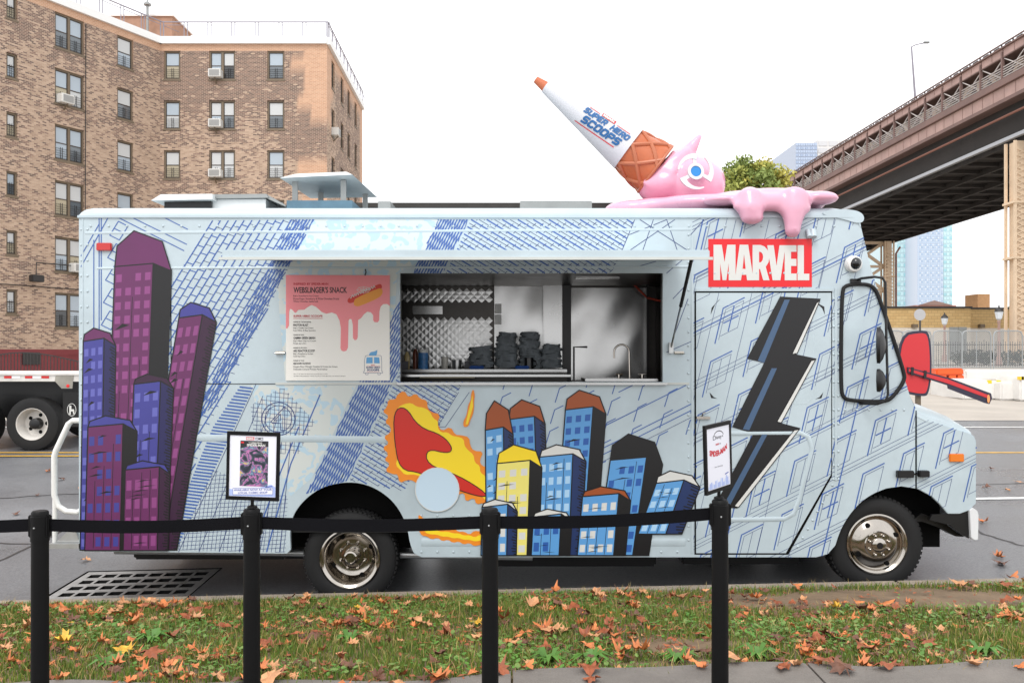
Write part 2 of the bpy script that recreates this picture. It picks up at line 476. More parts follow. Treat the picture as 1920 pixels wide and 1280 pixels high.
# far side, rear wall, front, floor, ceiling of the body
mb = MB(); mb.prism(PANEL, T, TW, TW-.035); mb.build('far_side_panel', PAINT, truck)
mb = MB(); mb.box(tx(148)-.002, tx(148)+.03, D+.036, D+TW-.036, tz(1033), tz(405)); mb.build('rear_wall', PAINT, truck)
mb = MB(); mb.box(tx(160), tx(1560), D+.05, D+TW-.05, tz(1000), tz(985)); mb.build('floor_panel', BLKM, truck)
# roof with rounded cove edges
def roof_section(x, inset=0, zt=0.0):
    z0, z1 = tz(405), tz(388)
    pts = []
    for i in range(7):
        a = R(90*i/6); pts.append((D-.004+.075-.075*math.cos(a)+inset, z0+(z1-z0)*math.sin(a)))
    pts += [(D+.5, z1+.03), (D+1.15, z1+.045), (D+TW-.5, z1+.03)]
    for i in range(7):
        a = R(90-90*i/6); pts.append((D+TW+.004-.075+.075*math.cos(a)-inset, z0+(z1-z0)*math.sin(a)))
    return [(x, y, z+zt) for y, z in pts]
mb = MB(); xs = [tx(146), tx(149), tx(156), tx(170)] + list(np.linspace(tx(190), tx(1540), 12)) + [tx(1566), tx(1590), tx(1606), tx(1614)]
secs = []
for i, x in enumerate(xs):
    dz = {0: -.055, 1: -.03, 2: -.012}.get(i, 0.0)
    dz = {len(xs)-1: -.1, len(xs)-2: -.045, len(xs)-3: -.015}.get(i, dz)
    secs.append([(p[0], p[1], max(p[2]+dz, tz(405)-(.1 if i > len(xs)-4 else 0))) for p in roof_section(x)])
n = len(secs[0])
for s_ in secs: mb.v += s_
for i in range(len(secs)-1):
    for j in range(n-1): mb.f.append((i*n+j, i*n+j+1, (i+1)*n+j+1, (i+1)*n+j))
mb.f.append(tuple(range(n))); mb.f.append(tuple((len(secs)-1)*n+j for j in range(n))[::-1])
roof = mb.build('roof', PAINT, truck, smooth=True)
mb = MB(); mb.box(tx(146), tx(1600), D-.014, D+.01, tz(409), tz(404)); mb.build('drip_rail', PAINT, roof, bevel=.003)
# roof cap over the windscreen
cap_pts = [(1540,398),(1570,392),(1600,394),(1614,399),(1620,408),(1617,417),(1606,419),(1580,411),(1545,404)]
mb = MB(); mb.prism(smooth_loop(cap_pts, 2), T, -.012, TW+.012); mb.build('windscreen_cap', PAINT, roof, smooth=True)
# windscreen and front
GLASS = mat('dark_glass', (20, 24, 27), .05, spec=.8)
mb = MB(); mb.add([T(1612,420,.05), T(1706,745,.05), T(1706,745,TW-.05), T(1612,420,TW-.05)], [(0,1,2,3)]); mb.build('windscreen', GLASS, truck, fixn=False)
mb = MB(); mb.add([T(1707,744,.0), T(1717,765,.0), T(1717,765,TW), T(1707,744,TW)], [(0,1,2,3)]); mb.add([T(1716,765,.03), T(1716,905,.03), T(1716,905,TW-.03), T(1716,765,TW-.03)], [(0,1,2,3)])
mb.build('front_bulkhead', PAINT, truck, fixn=False)
# hood: lofted sections from the bulkhead to the grille
hs = [(1717, 772, 752, 0.0), (1735, 781, 762, .0), (1765, 791, 773, .004), (1795, 801, 784, .012), (1815, 808, 793, .022), (1827, 814, 803, .04), (1831, 822, 816, .06)]
mb = MB(); nn = 0
for px, crease, top, ins in hs:
    x = tx(px); zc, zt = tz(crease), tz(top)
    row = [(x, D+ins, tz(912)), (x, D+ins+.003, zc-.035), (x, D+ins+.012, zc+.01), (x, D+ins+.07, zc+.035)]
    for k in range(1, 8):
        t = k/8; row.append((x, D+ins+.07+(TW-2*ins-.14)*t, zc+.035+(zt-zc+.06)*math.sin(math.pi*t)**.7))
    row += [(x, D+TW-ins-.07, zc+.035), (x, D+TW-ins-.012, zc+.01), (x, D+TW-ins, zc-.03), (x, D+TW-ins, tz(912))]
    nn = len(row); mb.v += row
for i in range(len(hs)-1):
    for j in range(1, nn-2): mb.f.append((i*nn+j, i*nn+j+1, (i+1)*nn+j+1, (i+1)*nn+j))
hood = mb.build('hood', PAINT, truck, smooth=True, fixn=False)
HSIDE = [(1719,779),(1735,785),(1765,795),(1795,805),(1815,811),(1827,817),(1831,826),(1831,944),(1817,957),(1800,963),(1778,963),(1764,946),(1747,930),(1719,915)]
mb = MB(); mb.prism(HSIDE, T, .006, .04); fender = mb.build('front_fender', PAINT, truck, bevel=.004)
mb = MB(); mb.prism(HSIDE, T, TW-.006, TW-.04); mb.build('far_fender', PAINT, truck)
GR = mat('grille_grey', (60, 62, 64), .5)
mb = MB(); mb.box(tx(1826), tx(1830.5), D+.04, D+TW-.04, tz(945), tz(822)); mb.build('grille', GR, truck)
mb = MB(); stroke(mb, [(1717.5,770),(1717.5,914)], 2.2, T, -.003); mb.build('fender_gap', GAP, truck)
# bumper with bracket
mb = MB(); mb.prism([(1722,985),(1744,968),(1788,985),(1812,1008),(1822,1011),(1829,1009),(1829,1012),(1820,1013),(1808,1012),(1782,997),(1745,984)], T, .15, .3)
mb.prism([(1777,964),(1800,964),(1818,957),(1819,1010),(1806,1003),(1784,985),(1745,975),(1750,965)], T, .02, .05)
mb.build('bumper_bracket', BLKM, truck)
mb = MB(); mb.prism([(1817,956),(1823,951),(1832,957),(1834,965),(1833,1011),(1827,1012),(1820,1008)], T, -.01, TW+.01); mb.build('bumper', mat('bumper_white', (220,222,224), .4, var=.08), truck, bevel=.004)

# ---- wheels
def wheel(px, cz, y, rear, far=False):
    sgn = -1 if not far else 1
    w = empty('wheel', (tx(px), y, cz), parent=truck)
    RT, RR = .396, .258
    ax = (0, sgn, 0)
    tread = .22
    mb = MB(); mb.lathe((tx(px), y, cz), ax, [(-tread, RR), (-tread, RT-.04), (-tread+.03, RT), (-.03, RT), (-.012, RT-.012), (.0, RT-.04), (.006, RT-.075), (.002, RR+.02), (-.01, RR-.005), (-tread, RR-.005)], 56)
    mb.build('tyre', RUB, w, smooth=True)
    mb = MB()
    for k in range(60):
        a = 2*math.pi*k/60
        for o2, yy in ((0, -.05), (.05, -.11), (0, -.17)):
            aa = a+o2; c = Vector((tx(px)+math.cos(aa)*(RT+.002), y+sgn*yy, cz+math.sin(aa)*(RT+.002)))
            mb.obox(c, Vector((math.cos(aa), 0, math.sin(aa)))*.008, Vector((-math.sin(aa), 0, math.cos(aa)))*.013, Vector((0, .022, 0)))
    mb.build('tread_blocks', RUB, w, kind='stuff')
    if rear:
        prof = [(-.012, RR), (.004, RR), (.008, RR-.012), (-.002, RR-.03), (-.01, RR-.04), (-.07, RR-.055), (-.13, RR-.085), (-.145, .13), (-.142, .10), (-.13, .097), (-.13, 0.0)]
        hubp, lug_r, lug_h, hubr = [(-.13, .068), (-.05, .066), (-.03, .058), (-.024, .045), (-.034, .04), (-.034, 0)], .112, -.142, .068
    else:
        prof = [(-.012, RR), (.004, RR), (.008, RR-.012), (-.004, RR-.032), (-.018, RR-.04), (-.02, RR-.05), (.0, RR-.085), (.018, RR-.11), (.022, .115), (.03, .108), (.034, .06), (.034, 0)]
        hubp, lug_r, lug_h, hubr = [(.034, .062), (.05, .06), (.06, .045), (.062, 0)], .086, .03, .062
    mb = MB(); mb.lathe((tx(px), y, cz), ax, prof, 56); rim = mb.build('rim', CHROME, w, smooth=True)
    mb = MB(); mb.lathe((tx(px), y, cz), ax, hubp, 28); mb.build('hub_cap', CHROME, w, smooth=True)
    for k in range(8):
        a = 2*math.pi*(k+.5)/8
        mb = MB(); mb.lathe((tx(px)+math.cos(a)*lug_r, y, cz+math.sin(a)*lug_r), ax, [(lug_h-.002, .015), (lug_h+.022, .013), (lug_h+.03, .008), (lug_h+.033, 0)], 10)
        mb.build('lug_nut', CHROME, w, smooth=True)
    for k in range(4):
        a = 2*math.pi*(k+.3)/4; rr = RR-.078 if not rear else RR-.075; hh = (.005 if not rear else -.112)
        mb = MB(); mb.lathe((tx(px)+math.cos(a)*rr, y, cz+math.sin(a)*rr), ax, [(hh-.01, .02), (hh+.007, .02), (hh+.008, 0)], 14)
        mb.build('vent_hole', GAP, w)
    if not rear:
        mb = MB(); mb.lathe((tx(px), y, cz), ax, [(.062, .028), (.066, .027), (.0665, 0)], 20); mb.build('hub_badge', BLKM, w)
zf = ground_z(tx(1650), 7.3)+.396; zr = ground_z(tx(652), 7.3)+.396
wheel(1650, zf, D+.06, False); wheel(652, zr, D+.09, True)
wheel(1650, zf+.005, D+TW-.06, False, True); wheel(652, zr+.005, D+TW-.09, True, True)
# inner wheel housings and chassis
mb = MB()
for px0, px1 in ((530, 785), (1560, 1800)):
    mb = MB(); mb.box(tx(px0), tx(px1), D+.34, D+.36, tz(1042), tz(899)); mb.box(tx(px0), tx(px1), D+.036, D+.36, tz(898.9), tz(895)); mb.build('wheel_housing', GAP, truck)
mb = MB(); mb.box(tx(200), tx(1720), D+.7, D+.8, tz(1062), tz(1020)); mb.box(tx(200), tx(1720), D+TW-.8, D+TW-.7, tz(1062), tz(1020))
mb.tube([(tx(652), D+.2, zr), (tx(652), D+TW-.2, zr)], .07); mb.tube([(tx(1650), D+.2, zf), (tx(1650), D+TW-.2, zf)], .05)
mb.build('chassis', BLKM, truck)
for n_, a_, b_, y0_, y1_, z0_, z1_ in (('mid_light_blocker', 900, 1250, .5, 1.0, .08, .29), ('far_light_blocker', 800, 1520, 1.35, 1.95, .06, .3), ('rear_far_light_blocker', 180, 520, 1.2, 2.1, -.02, .34), ('rear_near_light_blocker', 190, 500, .6, 1.15, .12, .32), ('cab_light_blocker', 1300, 1540, .5, 1.3, .1, .3)):
    mb = MB(); mb.box(tx(a_), tx(b_), D+y0_, D+y1_, z0_, z1_); mb.build(n_, BLKM, truck, bevel=.02)  # added black boxes that block light and darken the road under the truck
mb = MB(); mb.box(tx(780), tx(1540), D+TW-.12, D+TW-.08, .04, tz(1044)); mb.build('far_edge_light_blocker', BLKM, truck)  # added strip that keeps far-side light from reaching under the body
mb = MB(); mb.tube([(tx(1000), D+.3, tz(1060)), (tx(400), D+.35, tz(1052)), (tx(180), D+.35, tz(1050))], .03); mb.build('exhaust_pipe', ALU, truck, smooth=True)

# ---- door, hatch opening, awning
mb = MB(); mb.prism([(1302,546),(1560,546),(1560,892),(1478,1039),(1302,1039)], T, -.002, -.0005); mb.build('door_gap', GAP, truck)
mb = MB(); mb.prism(DOOR, T, -.006, -.0021); door = mb.build('door', PAINT, truck)
def bead(pts, r=.018, d=-.004, parent=door, name='pressed_bead', m=PAINT, squash=.6):
    mb = MB(); mb.tube([T(p[0], p[1], 0) for p in pts], r, 10)
    mb.v = [(v[0], D+d+(v[1]-D)*squash, v[2]) for v in mb.v]
    return mb.build(name, m, parent, smooth=True)
bead([(1365,812),(1500,811),(1515,818),(1522,840),(1500,930),(1488,962),(1470,972),(1365,974)], .02, -.006, squash=.35)
bead([(1335,572),(1510,572),(1525,585),(1525,745),(1510,757),(1335,757)], .005)
for pth in ([(1332,590),(1334,577),(1348,563),(1350,560),(1342,568)], [(1528,566),(1545,575),(1546,590),(1541,578)], [(1330,735),(1333,746),(1345,747),(1338,744)], [(1543,735),(1540,746),(1528,748),(1536,744)]):
    mb = MB(); mb.fill(pth, T, -.0068); mb.build('seal_corner', MBLK, door, fixn=False)
bead([(178,818),(725,824)], .03, 0, side, squash=.2); bead([(790,1016),(1285,1016)], .034, 0, side, squash=.19); bead([(160,437),(1295,430)], .012, 0, side, squash=.3)
bead([(182,503),(1290,500)], .01, 0, side, squash=.5); bead([(155,410),(155,780)], .008, 0, side); 
mb = MB(); mb.box(tx(1296), tx(1300), D-.006, D, tz(1036), tz(440)); mb.box(tx(1565), tx(1569), D-.006, D, tz(900), tz(540)); mb.box(tx(1305), tx(1562), D-.012, D, tz(546), tz(541)); mb.build('seam_strip', PAINT, side)
mb = MB(); mb.box(tx(517), tx(1292), D-.008, D-.0005, tz(721), tz(716.5)); mb.build('hatch_trim', mat('cream_trim', (196,200,196), .35, var=.06), side)
mb = MB(); mb.box(tx(320), tx(321.5), D-.003, D-.0002, tz(1030), tz(515)); mb.box(tx(322), tx(520), D-.003, D-.0002, tz(720), tz(718.8)); mb.build('panel_seam', GAP, side)
# rivets along seams
mb = MB()
def rivet(px, py, r=.011):
    c = T(px, py, 0); k0 = len(mb.v); n = 8
    for h, rr in ((0, r), (.004, r*.8), (.0065, r*.35)):
        for j in range(n): mb.v.append((c[0]+rr*math.cos(2*math.pi*j/n), c[1]-.001-h, c[2]+rr*math.sin(2*math.pi*j/n)))
    for i in range(2):
        for j in range(n): mb.f.append((k0+i*n+j, k0+i*n+(j+1) % n, k0+(i+1)*n+(j+1) % n, k0+(i+1)*n+j))
    mb.f.append(tuple(k0+2*n+j for j in range(n)))
for py in np.arange(430, 1020, 29):
    rivet(152.5, py); rivet(164, py)
for py in np.arange(440, 1030, 26): rivet(1291, py)
for py in np.arange(560, 900, 26): rivet(1572, py); rivet(1563, py)
for px in np.arange(170, 1590, 34): rivet(px, 424)
for px in np.arange(790, 1290, 30): rivet(px, 1034); rivet(px, 966)
for px in np.arange(1340, 1520, 26): rivet(px, 512)
for px in np.arange(1585, 1705, 22): rivet(px, 768)
for k in range(9): rivet(1496+k*9.2, 1024-k*16.4)
mb.build('rivets', PAINT, side, kind='stuff', smooth=True)

# awning: the serving hatch swung up and out
AWZ0, AWZ1 = tz(489), 2.70
mb = MB(); yf = D-1.26
xa, xb = tx(511), tx(1266)
mb.add([(xa, D-.015, AWZ0+.045), (xb, D-.015, AWZ0+.045), (xb, yf, AWZ1+.03), (xa, yf, AWZ1+.03), (xa, D-.015, AWZ0), (xb, D-.015, AWZ0), (xb, yf, AWZ1-.035), (xa, yf, AWZ1-.035)],
       [(0,1,2,3),(4,7,6,5),(0,4,5,1),(1,5,6,2),(2,6,7,3),(3,7,4,0)])
aw = mb.build('awning', PAINT, truck, bevel=.006)
mb = MB(); mb.bar((xa-.02, yf-.004, AWZ1-.03), (xb+.02, yf-.004, AWZ1-.03), .012, .02); mb.build('awning_edge_trim', mat('cream_trim', (196,200,196)), aw)
mb = MB(); mb.add([(xa+.05, D-.05, AWZ0-.003), (xb-.05, D-.05, AWZ0-.003), (xb-.05, yf+.06, AWZ1-.037), (xa+.05, yf+.06, AWZ1-.037)], [(0,1,2,3)]); mb.build('awning_liner', ALU, aw, fixn=False)
for px in (1257,):
    xw = tx(px)
    a, b = Vector((xw, D-.03, tz(652))), Vector((xw+(.0 if px > 900 else 0), D-.85, AWZ0-.08))
    mid = a+(b-a)*.5
    mb = MB(); mb.tube([a, mid], .008, 8); mb.build('gas_strut_rod', CHROME, truck, smooth=True)
    mb = MB(); mb.tube([mid, b], .014, 8); mb.build('gas_strut_cylinder', BLKM, truck, smooth=True)
    mb = MB(); mb.box(xw-.018, xw+.018, D-.045, D-.009, tz(662), tz(642)); mb.build('strut_bracket', ALU, truck)
for px, py in ((1273, 661), (526, 661)):
    mb = MB(); mb.box(tx(px)-.04, tx(px)+.04, D-.012, D-.001, tz(py)-.012, tz(py)+.012); mb.tube([T(px-9, py+1, -.022), T(px+9, py+1, -.022)], .007, 8); mb.build('latch', CHROME, truck)
# jambs of the opening
mb = MB()
mb.box(tx(744), tx(750), D+.036, D+.1, tz(716), tz(512)); mb.box(tx(1243), tx(1247), D+.036, D+.1, tz(716), tz(512)); mb.build('opening_jamb', BLKM, truck)
mb = MB(); mb.box(tx(745), tx(1250), D-.05, D+.3, tz(721), tz(717)); mb.build('serving_sill', STEEL, truck, bevel=.003)

# ---- small fittings
RED = mat('red_lens', (190, 22, 20), .15, coat=.5)
mb = MB(); mb.box(tx(183), tx(211), D-.028, D-.001, tz(470.5), tz(456)); mb.build('marker_lamp', RED, truck, bevel=.006)
AMB = mat('amber_lens', (226, 122, 30), .15, coat=.5)
mb = MB(); mb.box(tx(1779), tx(1806), D-.018, D+.006, tz(865), tz(850)); mb.build('side_indicator', AMB, truck, bevel=.005)
mb = MB(); mb.box(tx(1679), tx(1710), D-.045, D-.001, tz(894), tz(881)); mb.box(tx(1720), tx(1739), D-.045, D+.007, tz(893), tz(881)); mb.box(tx(1709), tx(1721), D-.03, D-.02, tz(889), tz(886)); mb.build('hood_latch', BLKM, truck, bevel=.006)
cd = empty('dome_camera', T(1598, 493, -.03), parent=truck)
WPL = mat('white_plastic', (228, 228, 225), .4)
mb = MB(); mb.lathe(T(1598, 495, 0), (0.1, -1, -.1), [(0, .07), (.035, .07), (.055, .06), (.06, .045)], 28); mb.build('base', WPL, cd, smooth=True)
mb = MB(); mb.lathe(T(1600, 494, -.05), (0.1, -1, -.1), [(.0, .047), (.02, .042), (.035, .028), (.043, .012), (.045, 0)], 24); mb.build('dome', GLASS, cd, smooth=True)
# quarter window rubber surround and mirror arms
loop = [(1578,545),(1584,536),(1600,533),(1624,533),(1636,538),(1646,552),(1694,696),(1695,714),(1670,748),(1652,753),(1590,750),(1580,744),(1576,730),(1576,640)]
lp = smooth_loop(loop, 2)
mb = MB(); mb.tube([T(p[0], p[1], 0) for p in lp], .016, 10, closed=True); mb.v = [(v[0], D-.012+(v[1]-D)*.9, v[2]) for v in mb.v]
mb.build('window_seal', RUB, truck, smooth=True)
mir = empty('mirror', T(1607, 527, -.02), parent=truck)
yo = -.22
kx = lambda px, yy: 960+(px-960)*(D+yy)/D       # keep the pixel when a fitting stands off the panel
ky = lambda py, yy: 660+(py-660)*(D+yy)/D
def TO(px, py, yy): return T(kx(px, yy), ky(py, yy), yy)
arm = [T(1607,525,-.005), TO(1615,522,-.1), TO(1640,519,-.2), TO(1655,521,yo), TO(1660,530,yo), TO(1662,640,yo), TO(1665,740,yo), TO(1660,752,yo), TO(1645,757,-.18), T(1612,756,-.005)]
mb = MB(); mb.tube(arm, .011, 10); mb.build('mirror_arm', BLKM, mir, smooth=True)
mb = MB(); mb.box(tx(1593), tx(1612), D-.03, D-.001, tz(531), tz(523)); mb.build('arm_bracket', BLKM, mir, bevel=.003)
def mirror_head(cx, cy, hh, w, nm):
    c = Vector(TO(cx, cy, yo)); mb = MB()
    mb.lathe(c, (1, -.25, 0), [(-.035, 0), (-.033, hh*.45), (-.03, hh*.55), (-.005, hh*.56), (.02, hh*.42), (.04, hh*.2), (.045, 0)], 28)
    mb.v = [(v[0], c.y+(v[1]-c.y)*.62, v[2]) for v in mb.v]
    h = mb.build('mirror_head', BLKM, mir, smooth=True)
    mb = MB(); mb.lathe(c+Vector((-.0365, .009, 0)), (1, -.25, 0), [(0, 0), (.0, hh*.42)], 28); mb.v = [(v[0], c.y+(v[1]-c.y)*.62, v[2]) for v in mb.v]; mb.build('mirror_glass', CHROME, h, fixn=False)
mirror_head(1651, 647, .27, .1, 'main'); mirror_head(1651, 713, .17, .1, 'small')
mb = MB(); mb.tube([T(1514,432,-.01), T(1514,446,-.05)], .02, 10); mb.tube([T(1522,432,-.02), T(1522,446,-.045)], .028, 12); mb.build('horn', PAINT, truck, smooth=True)
# door handle
mb = MB(); mb.box(tx(1305), tx(1330), D-.03, D-.006, tz(785), tz(780)); mb.tube([T(1316,781,-.008), T(1316,774,-.035), T(1321,772,-.035)], .006, 8); mb.build('handle', CHROME, door, smooth=True)
# rear grab rail and step
mb = MB(); mb.tube([T(152,789,.05), T(131,789,.05), T(123,795,.05), T(99,846,.05), T(96,856,.05), T(96,930,.05), T(103,950,.05), T(118,960,.05), T(140,962,.05), T(152,954,.05)], .024, 12)
mb.tube([T(97,915,.05), T(97,1018,.05)], .02, 10); mb.build('grab_rail', WPL, truck, smooth=True)
mb = MB(); mb.box(tx(94), tx(150), D-.02, D+TW, tz(1027), tz(1018)); mb.add([T(103,1017,.02), T(147,1017,.02), T(136,985,.02), T(103,1017,.06), T(147,1017,.06), T(136,985,.06)], [(0,1,2),(3,5,4),(0,3,4,1),(1,4,5,2),(2,5,3,0)]); mb.build('rear_step', ALU, truck)

# ---- roof fittings
WMET = mat('white_sheet_metal', (225, 227, 226), .45, .2, var=.06)
GMET = mat('grey_sheet_metal', (150, 153, 152), .45, .5, var=.1)
VY = D+.75; vs = F/VY
def V(px, py, d=0.0): return ((px-960)*(VY+d)/F, VY+d, CAMZ-(py-660)*(VY+d)/F)
def V2(px, py, d): p = V(px, py, 0); return (p[0], p[1]+d, p[2])
v1 = empty('roof_vent', V(350, 396), parent=truck)
mb = MB(); mb.prism([(300,383),(318,372),(412,371),(412,381)], V2, -.2, .5); mb.build('hood', WMET, v1)
mb = MB(); mb.prism([(318,395),(318,382),(404,381),(404,405)], V2, -.12, .4); mb.build('base', BLKM, v1)
v2 = empty('roof_vent_box', V(465, 396), parent=truck)
mb = MB(); mb.prism([(387,369),(506,368),(510,375),(389,377)], V2, -.12, .62); mb.prism([(506,368),(541,388),(541,391),(505,375)], V2, -.1, .6); mb.build('lid', GMET, v2)
mb = MB(); mb.prism([(396,405),(396,377),(503,376),(503,405)], V2, -.08, .58); mb.build('housing', WMET, v2)
v3 = empty('roof_exhaust_canopy', V(615, 396), parent=truck)
mb = MB()
c0 = [V2(541,342,0), V2(658,336,0), V2(690,361,.0), V2(560,350,0)]
X = lambda px: V(px, 0)[0]; Z = lambda py: V(0, py)[2]
mb.add([(X(541),VY-.3,Z(346)), (X(672),VY-.3,Z(340)), (X(690),VY+.55,Z(350)), (X(556),VY+.55,Z(352)), (X(556),VY-.02,Z(327)), (X(650),VY-.02,Z(323)), (X(655),VY+.3,Z(325)), (X(566),VY+.3,Z(328))],
       [(0,1,5,4),(1,2,6,5),(2,3,7,6),(3,0,4,7),(4,5,6,7),(0,3,2,1)])
mb.build('canopy', WMET, v3)
for px, dd in ((561, -.15), (588, .3), (650, -.15), (671, .4)):
    mb = MB(); mb.box(X(px)-.025, X(px)+.025, VY+dd-.008, VY+dd+.008, Z(400), Z(344)); mb.build('leg', GMET, v3)
mb = MB(); mb.box(X(548), X(668), VY-.2, VY+.5, Z(400), Z(383)); mb.build('curb', mat('teal_tarp', (88,120,138), .6, var=.2), v3)
mb = MB(); mb.box(X(975), X(1108), VY-.1, VY+.6, Z(396), Z(380)); mb.build('roof_hatch', GMET, truck)
mb = MB(); mb.box(X(712), X(735), VY-.1, VY+.3, Z(396), Z(381)); mb.build('roof_vent_plate', GMET, truck)

# ------------------------------------------------------------------ printed mural on the truck side
MENU = [(537,516),(731,516),(731,713),(537,713)]
SIGNR = [(1328,448),(1522,448),(1522,538),(1328,538)]
REG = [([PANEL], [WIN, DOOR, MENU, SIGNR], -.0016), ([DOOR], [], -.0066), ([HSIDE], [], .0046)]
def mural_lines(mb, segs, w, extra_in=None, avoid=()):
    for a, b in segs:
        pieces = [(a, b)] if extra_in is None else clip_seg(a, b, [extra_in], [])
        for p, q in pieces:
            for ins, hol, d in REG:
                for r, s_ in clip_seg(p, q, ins, list(hol)+list(avoid)):
                    seg_quad(mb, r, s_, w, T, d-random.uniform(0, 4e-4), .2)
def poly_segs(*paths):
    return [(a, b) for P in paths for a, b in zip(P, P[1:])]
def hatch(poly, ux, uy, gap):
    """parallel segments along (ux,uy) covering poly, gap pixels apart"""
    L = math.hypot(ux, uy); ux, uy = ux/L, uy/L; nx, ny = -uy, ux
    pr = [p[0]*nx+p[1]*ny for p in poly]; al = [p[0]*ux+p[1]*uy for p in poly]
    out = []; k = min(pr)+gap*.5
    while k < max(pr):
        out.append(((nx*k+ux*(min(al)-5), ny*k+uy*(min(al)-5)), (nx*k+ux*(max(al)+5), ny*k+uy*(max(al)+5)))); k += gap
    return out
def ticks(poly, ux, uy, gap, step, skew):
    """short cross lines between neighbouring hatch lines: brick joints"""
    L = math.hypot(ux, uy); ux, uy = ux/L, uy/L; nx, ny = -uy, ux
    pr = [p[0]*nx+p[1]*ny for p in poly]; al = [p[0]*ux+p[1]*uy for p in poly]
    out = []; k = min(pr)+gap*.5; r = 0
    while k < max(pr):
        s_ = min(al)+(step/2 if r % 2 else 0)
        while s_ < max(al):
            out.append(((nx*k+ux*s_, ny*k+uy*s_), (nx*(k+gap)+ux*(s_+skew), ny*(k+gap)+uy*(s_+skew)))); s_ += step
        k += gap; r += 1
    return out

# cloud patch between the printed towers
def cloud_material():
    m = bpy.data.materials.new('mural_clouds'); m.use_nodes = True; nt = m.node_tree; b = nt.nodes['Principled BSDF']
    tc = nt.nodes.new('ShaderNodeTexCoord'); n = nt.nodes.new('ShaderNodeTexVoronoi'); n.feature = 'SMOOTH_F1'; n.inputs['Scale'].default_value = 5.5; n.inputs['Smoothness'].default_value = .25
    nz = nt.nodes.new('ShaderNodeTexNoise'); nz.inputs['Scale'].default_value = 5; ad = nt.nodes.new('ShaderNodeVectorMath'); ad.operation = 'ADD'
    nt.links.new(tc.outputs['Object'], nz.inputs['Vector']); nt.links.new(tc.outputs['Object'], ad.inputs[0]); nt.links.new(nz.outputs['Color'], ad.inputs[1]); nt.links.new(ad.outputs[0], n.inputs['Vector'])
    cr = nt.nodes.new('ShaderNodeValToRGB'); cr.color_ramp.interpolation = 'CONSTANT'; cr.color_ramp.elements[1].position = .43
    cr.color_ramp.elements[0].color = (*lin((178, 203, 217)), 1); cr.color_ramp.elements[1].color = (*lin((202, 208, 205)), 1)
    nt.links.new(n.outputs['Distance'], cr.inputs['Fac']); nt.links.new(cr.outputs[0], b.inputs['Base Color']); b.inputs['Roughness'].default_value = .35
    return m
CLOUD = [(589,412),(820,412),(745,575),(745,745),(665,735),(572,905),(470,760),(430,690)]
mb = MB(); mb.fill([(588,412),(823,412),(792,486),(548,486)], T, -.0009); mb.fill([(548,487),(520,540),(535,714),(732,714),(745,512),(792,487)], T, -.0009)
mb.fill([(470,722),(668,722),(585,895),(545,930),(490,800)], T, -.0009); mb.build('mural_cloud_print', cloud_material(), side, fixn=False)

LT = [(398,414),(588,412),(440,700),(390,800),(322,1000),(322,700),(260,640),(330,520)]    # leaning tower left
mbB, mbN = MB(), MB()
mural_lines(mbB, hatch(LT, -.62, 1, 12.5), 2.2, LT)
mural_lines(mbB, ticks(LT, -.62, 1, 12.5, 19, 3)[::2], 1.8, LT)
mural_lines(mbN, ticks(LT, -.62, 1, 12.5, 19, 3)[1::2], .9, LT)
ST0 = [(545,412),(589,412),(400,760),(355,800)]                                             # shaded flank of it
mural_lines(mbB, hatch(ST0, -.75, 1, 5.5), 1.7, ST0); mural_lines(mbB, hatch(ST0, -.38, 1, 5.5), 1.5, ST0)
ST1 = [(822,412),(879,412),(832,509),(652,900),(574,925)]                                   # dark leaning flank in the middle
mural_lines(mbB, hatch(ST1, -.62, 1, 5.0), 2.2, ST1); mural_lines(mbB, hatch(ST1, -.3, 1, 4.8), 1.5, ST1)
BR = [(883,412),(1190,412),(1150,505),(1000,640),(865,722),(757,920),(655,900)]             # brick tower right
mural_lines(mbB, hatch(BR, 1, .6, 15), 2.5, BR)
mural_lines(mbN, [((a[0]-3.9, a[1]+6.4), (b[0]-3.9, b[1]+6.4)) for a, b in hatch(BR, 1, .6, 15)], 1.0, BR)
mural_lines(mbN, ticks(BR, 1, .6, 7.5, 24, -2.5), 1.1, BR)
GRD = [(480,750),(560,720),(600,790),(590,900),(540,930),(325,930),(330,1030),(535,1030),(535,930)]
GR2 = [(330,1030),(400,880),(540,930),(535,1035)]
mural_lines(mbN, hatch(GR2, 1, -.06, 7.5)+hatch(GR2, -.12, 1, 7.5), .7, GR2)
GR3 = [(470,760),(530,725),(590,790),(560,850),(480,850)]
mural_lines(mbN, hatch(GR3, 1, .1, 8)+hatch(GR3, -.05, 1, 8), .8, GR3)
TWL = [(400,800),(450,725),(475,725),(330,1030),(322,1030),(322,990)]
mural_lines(mbB, hatch(TWL, 1, .12, 6.2), 3.0, TWL)
for k in range(6):
    mural_lines(mbN, poly_segs([(480+k*13, 720+k*22), (335+k*38, 1034)]), 1.0)
mural_lines(mbB, poly_segs([(600,740),(545,870),(500,1034)], [(560,800),(520,900),(470,1034)]), 2.4)
# upper left facade
UL = poly_segs([(186,404),(186,640)], [(190,404),(190,600)], [(176,450),(176,620)], [(152,500),(205,404)], [(152,480),(186,420)])
for r in range(5):
    for c in range(2):
        ox, oy = 206+c*38-r*4, 415+r*42+c*22
        UL += poly_segs([(ox,oy+26),(ox+16,oy),(ox+34,oy+9),(ox+18,oy+35),(ox,oy+26)], [(ox+8,oy+13),(ox+26,oy+22)])
UL += poly_segs([(214,404),(345,470)], [(240,404),(350,458)], [(300,404),(352,430)])
mural_lines(mbB, UL, 1.8)
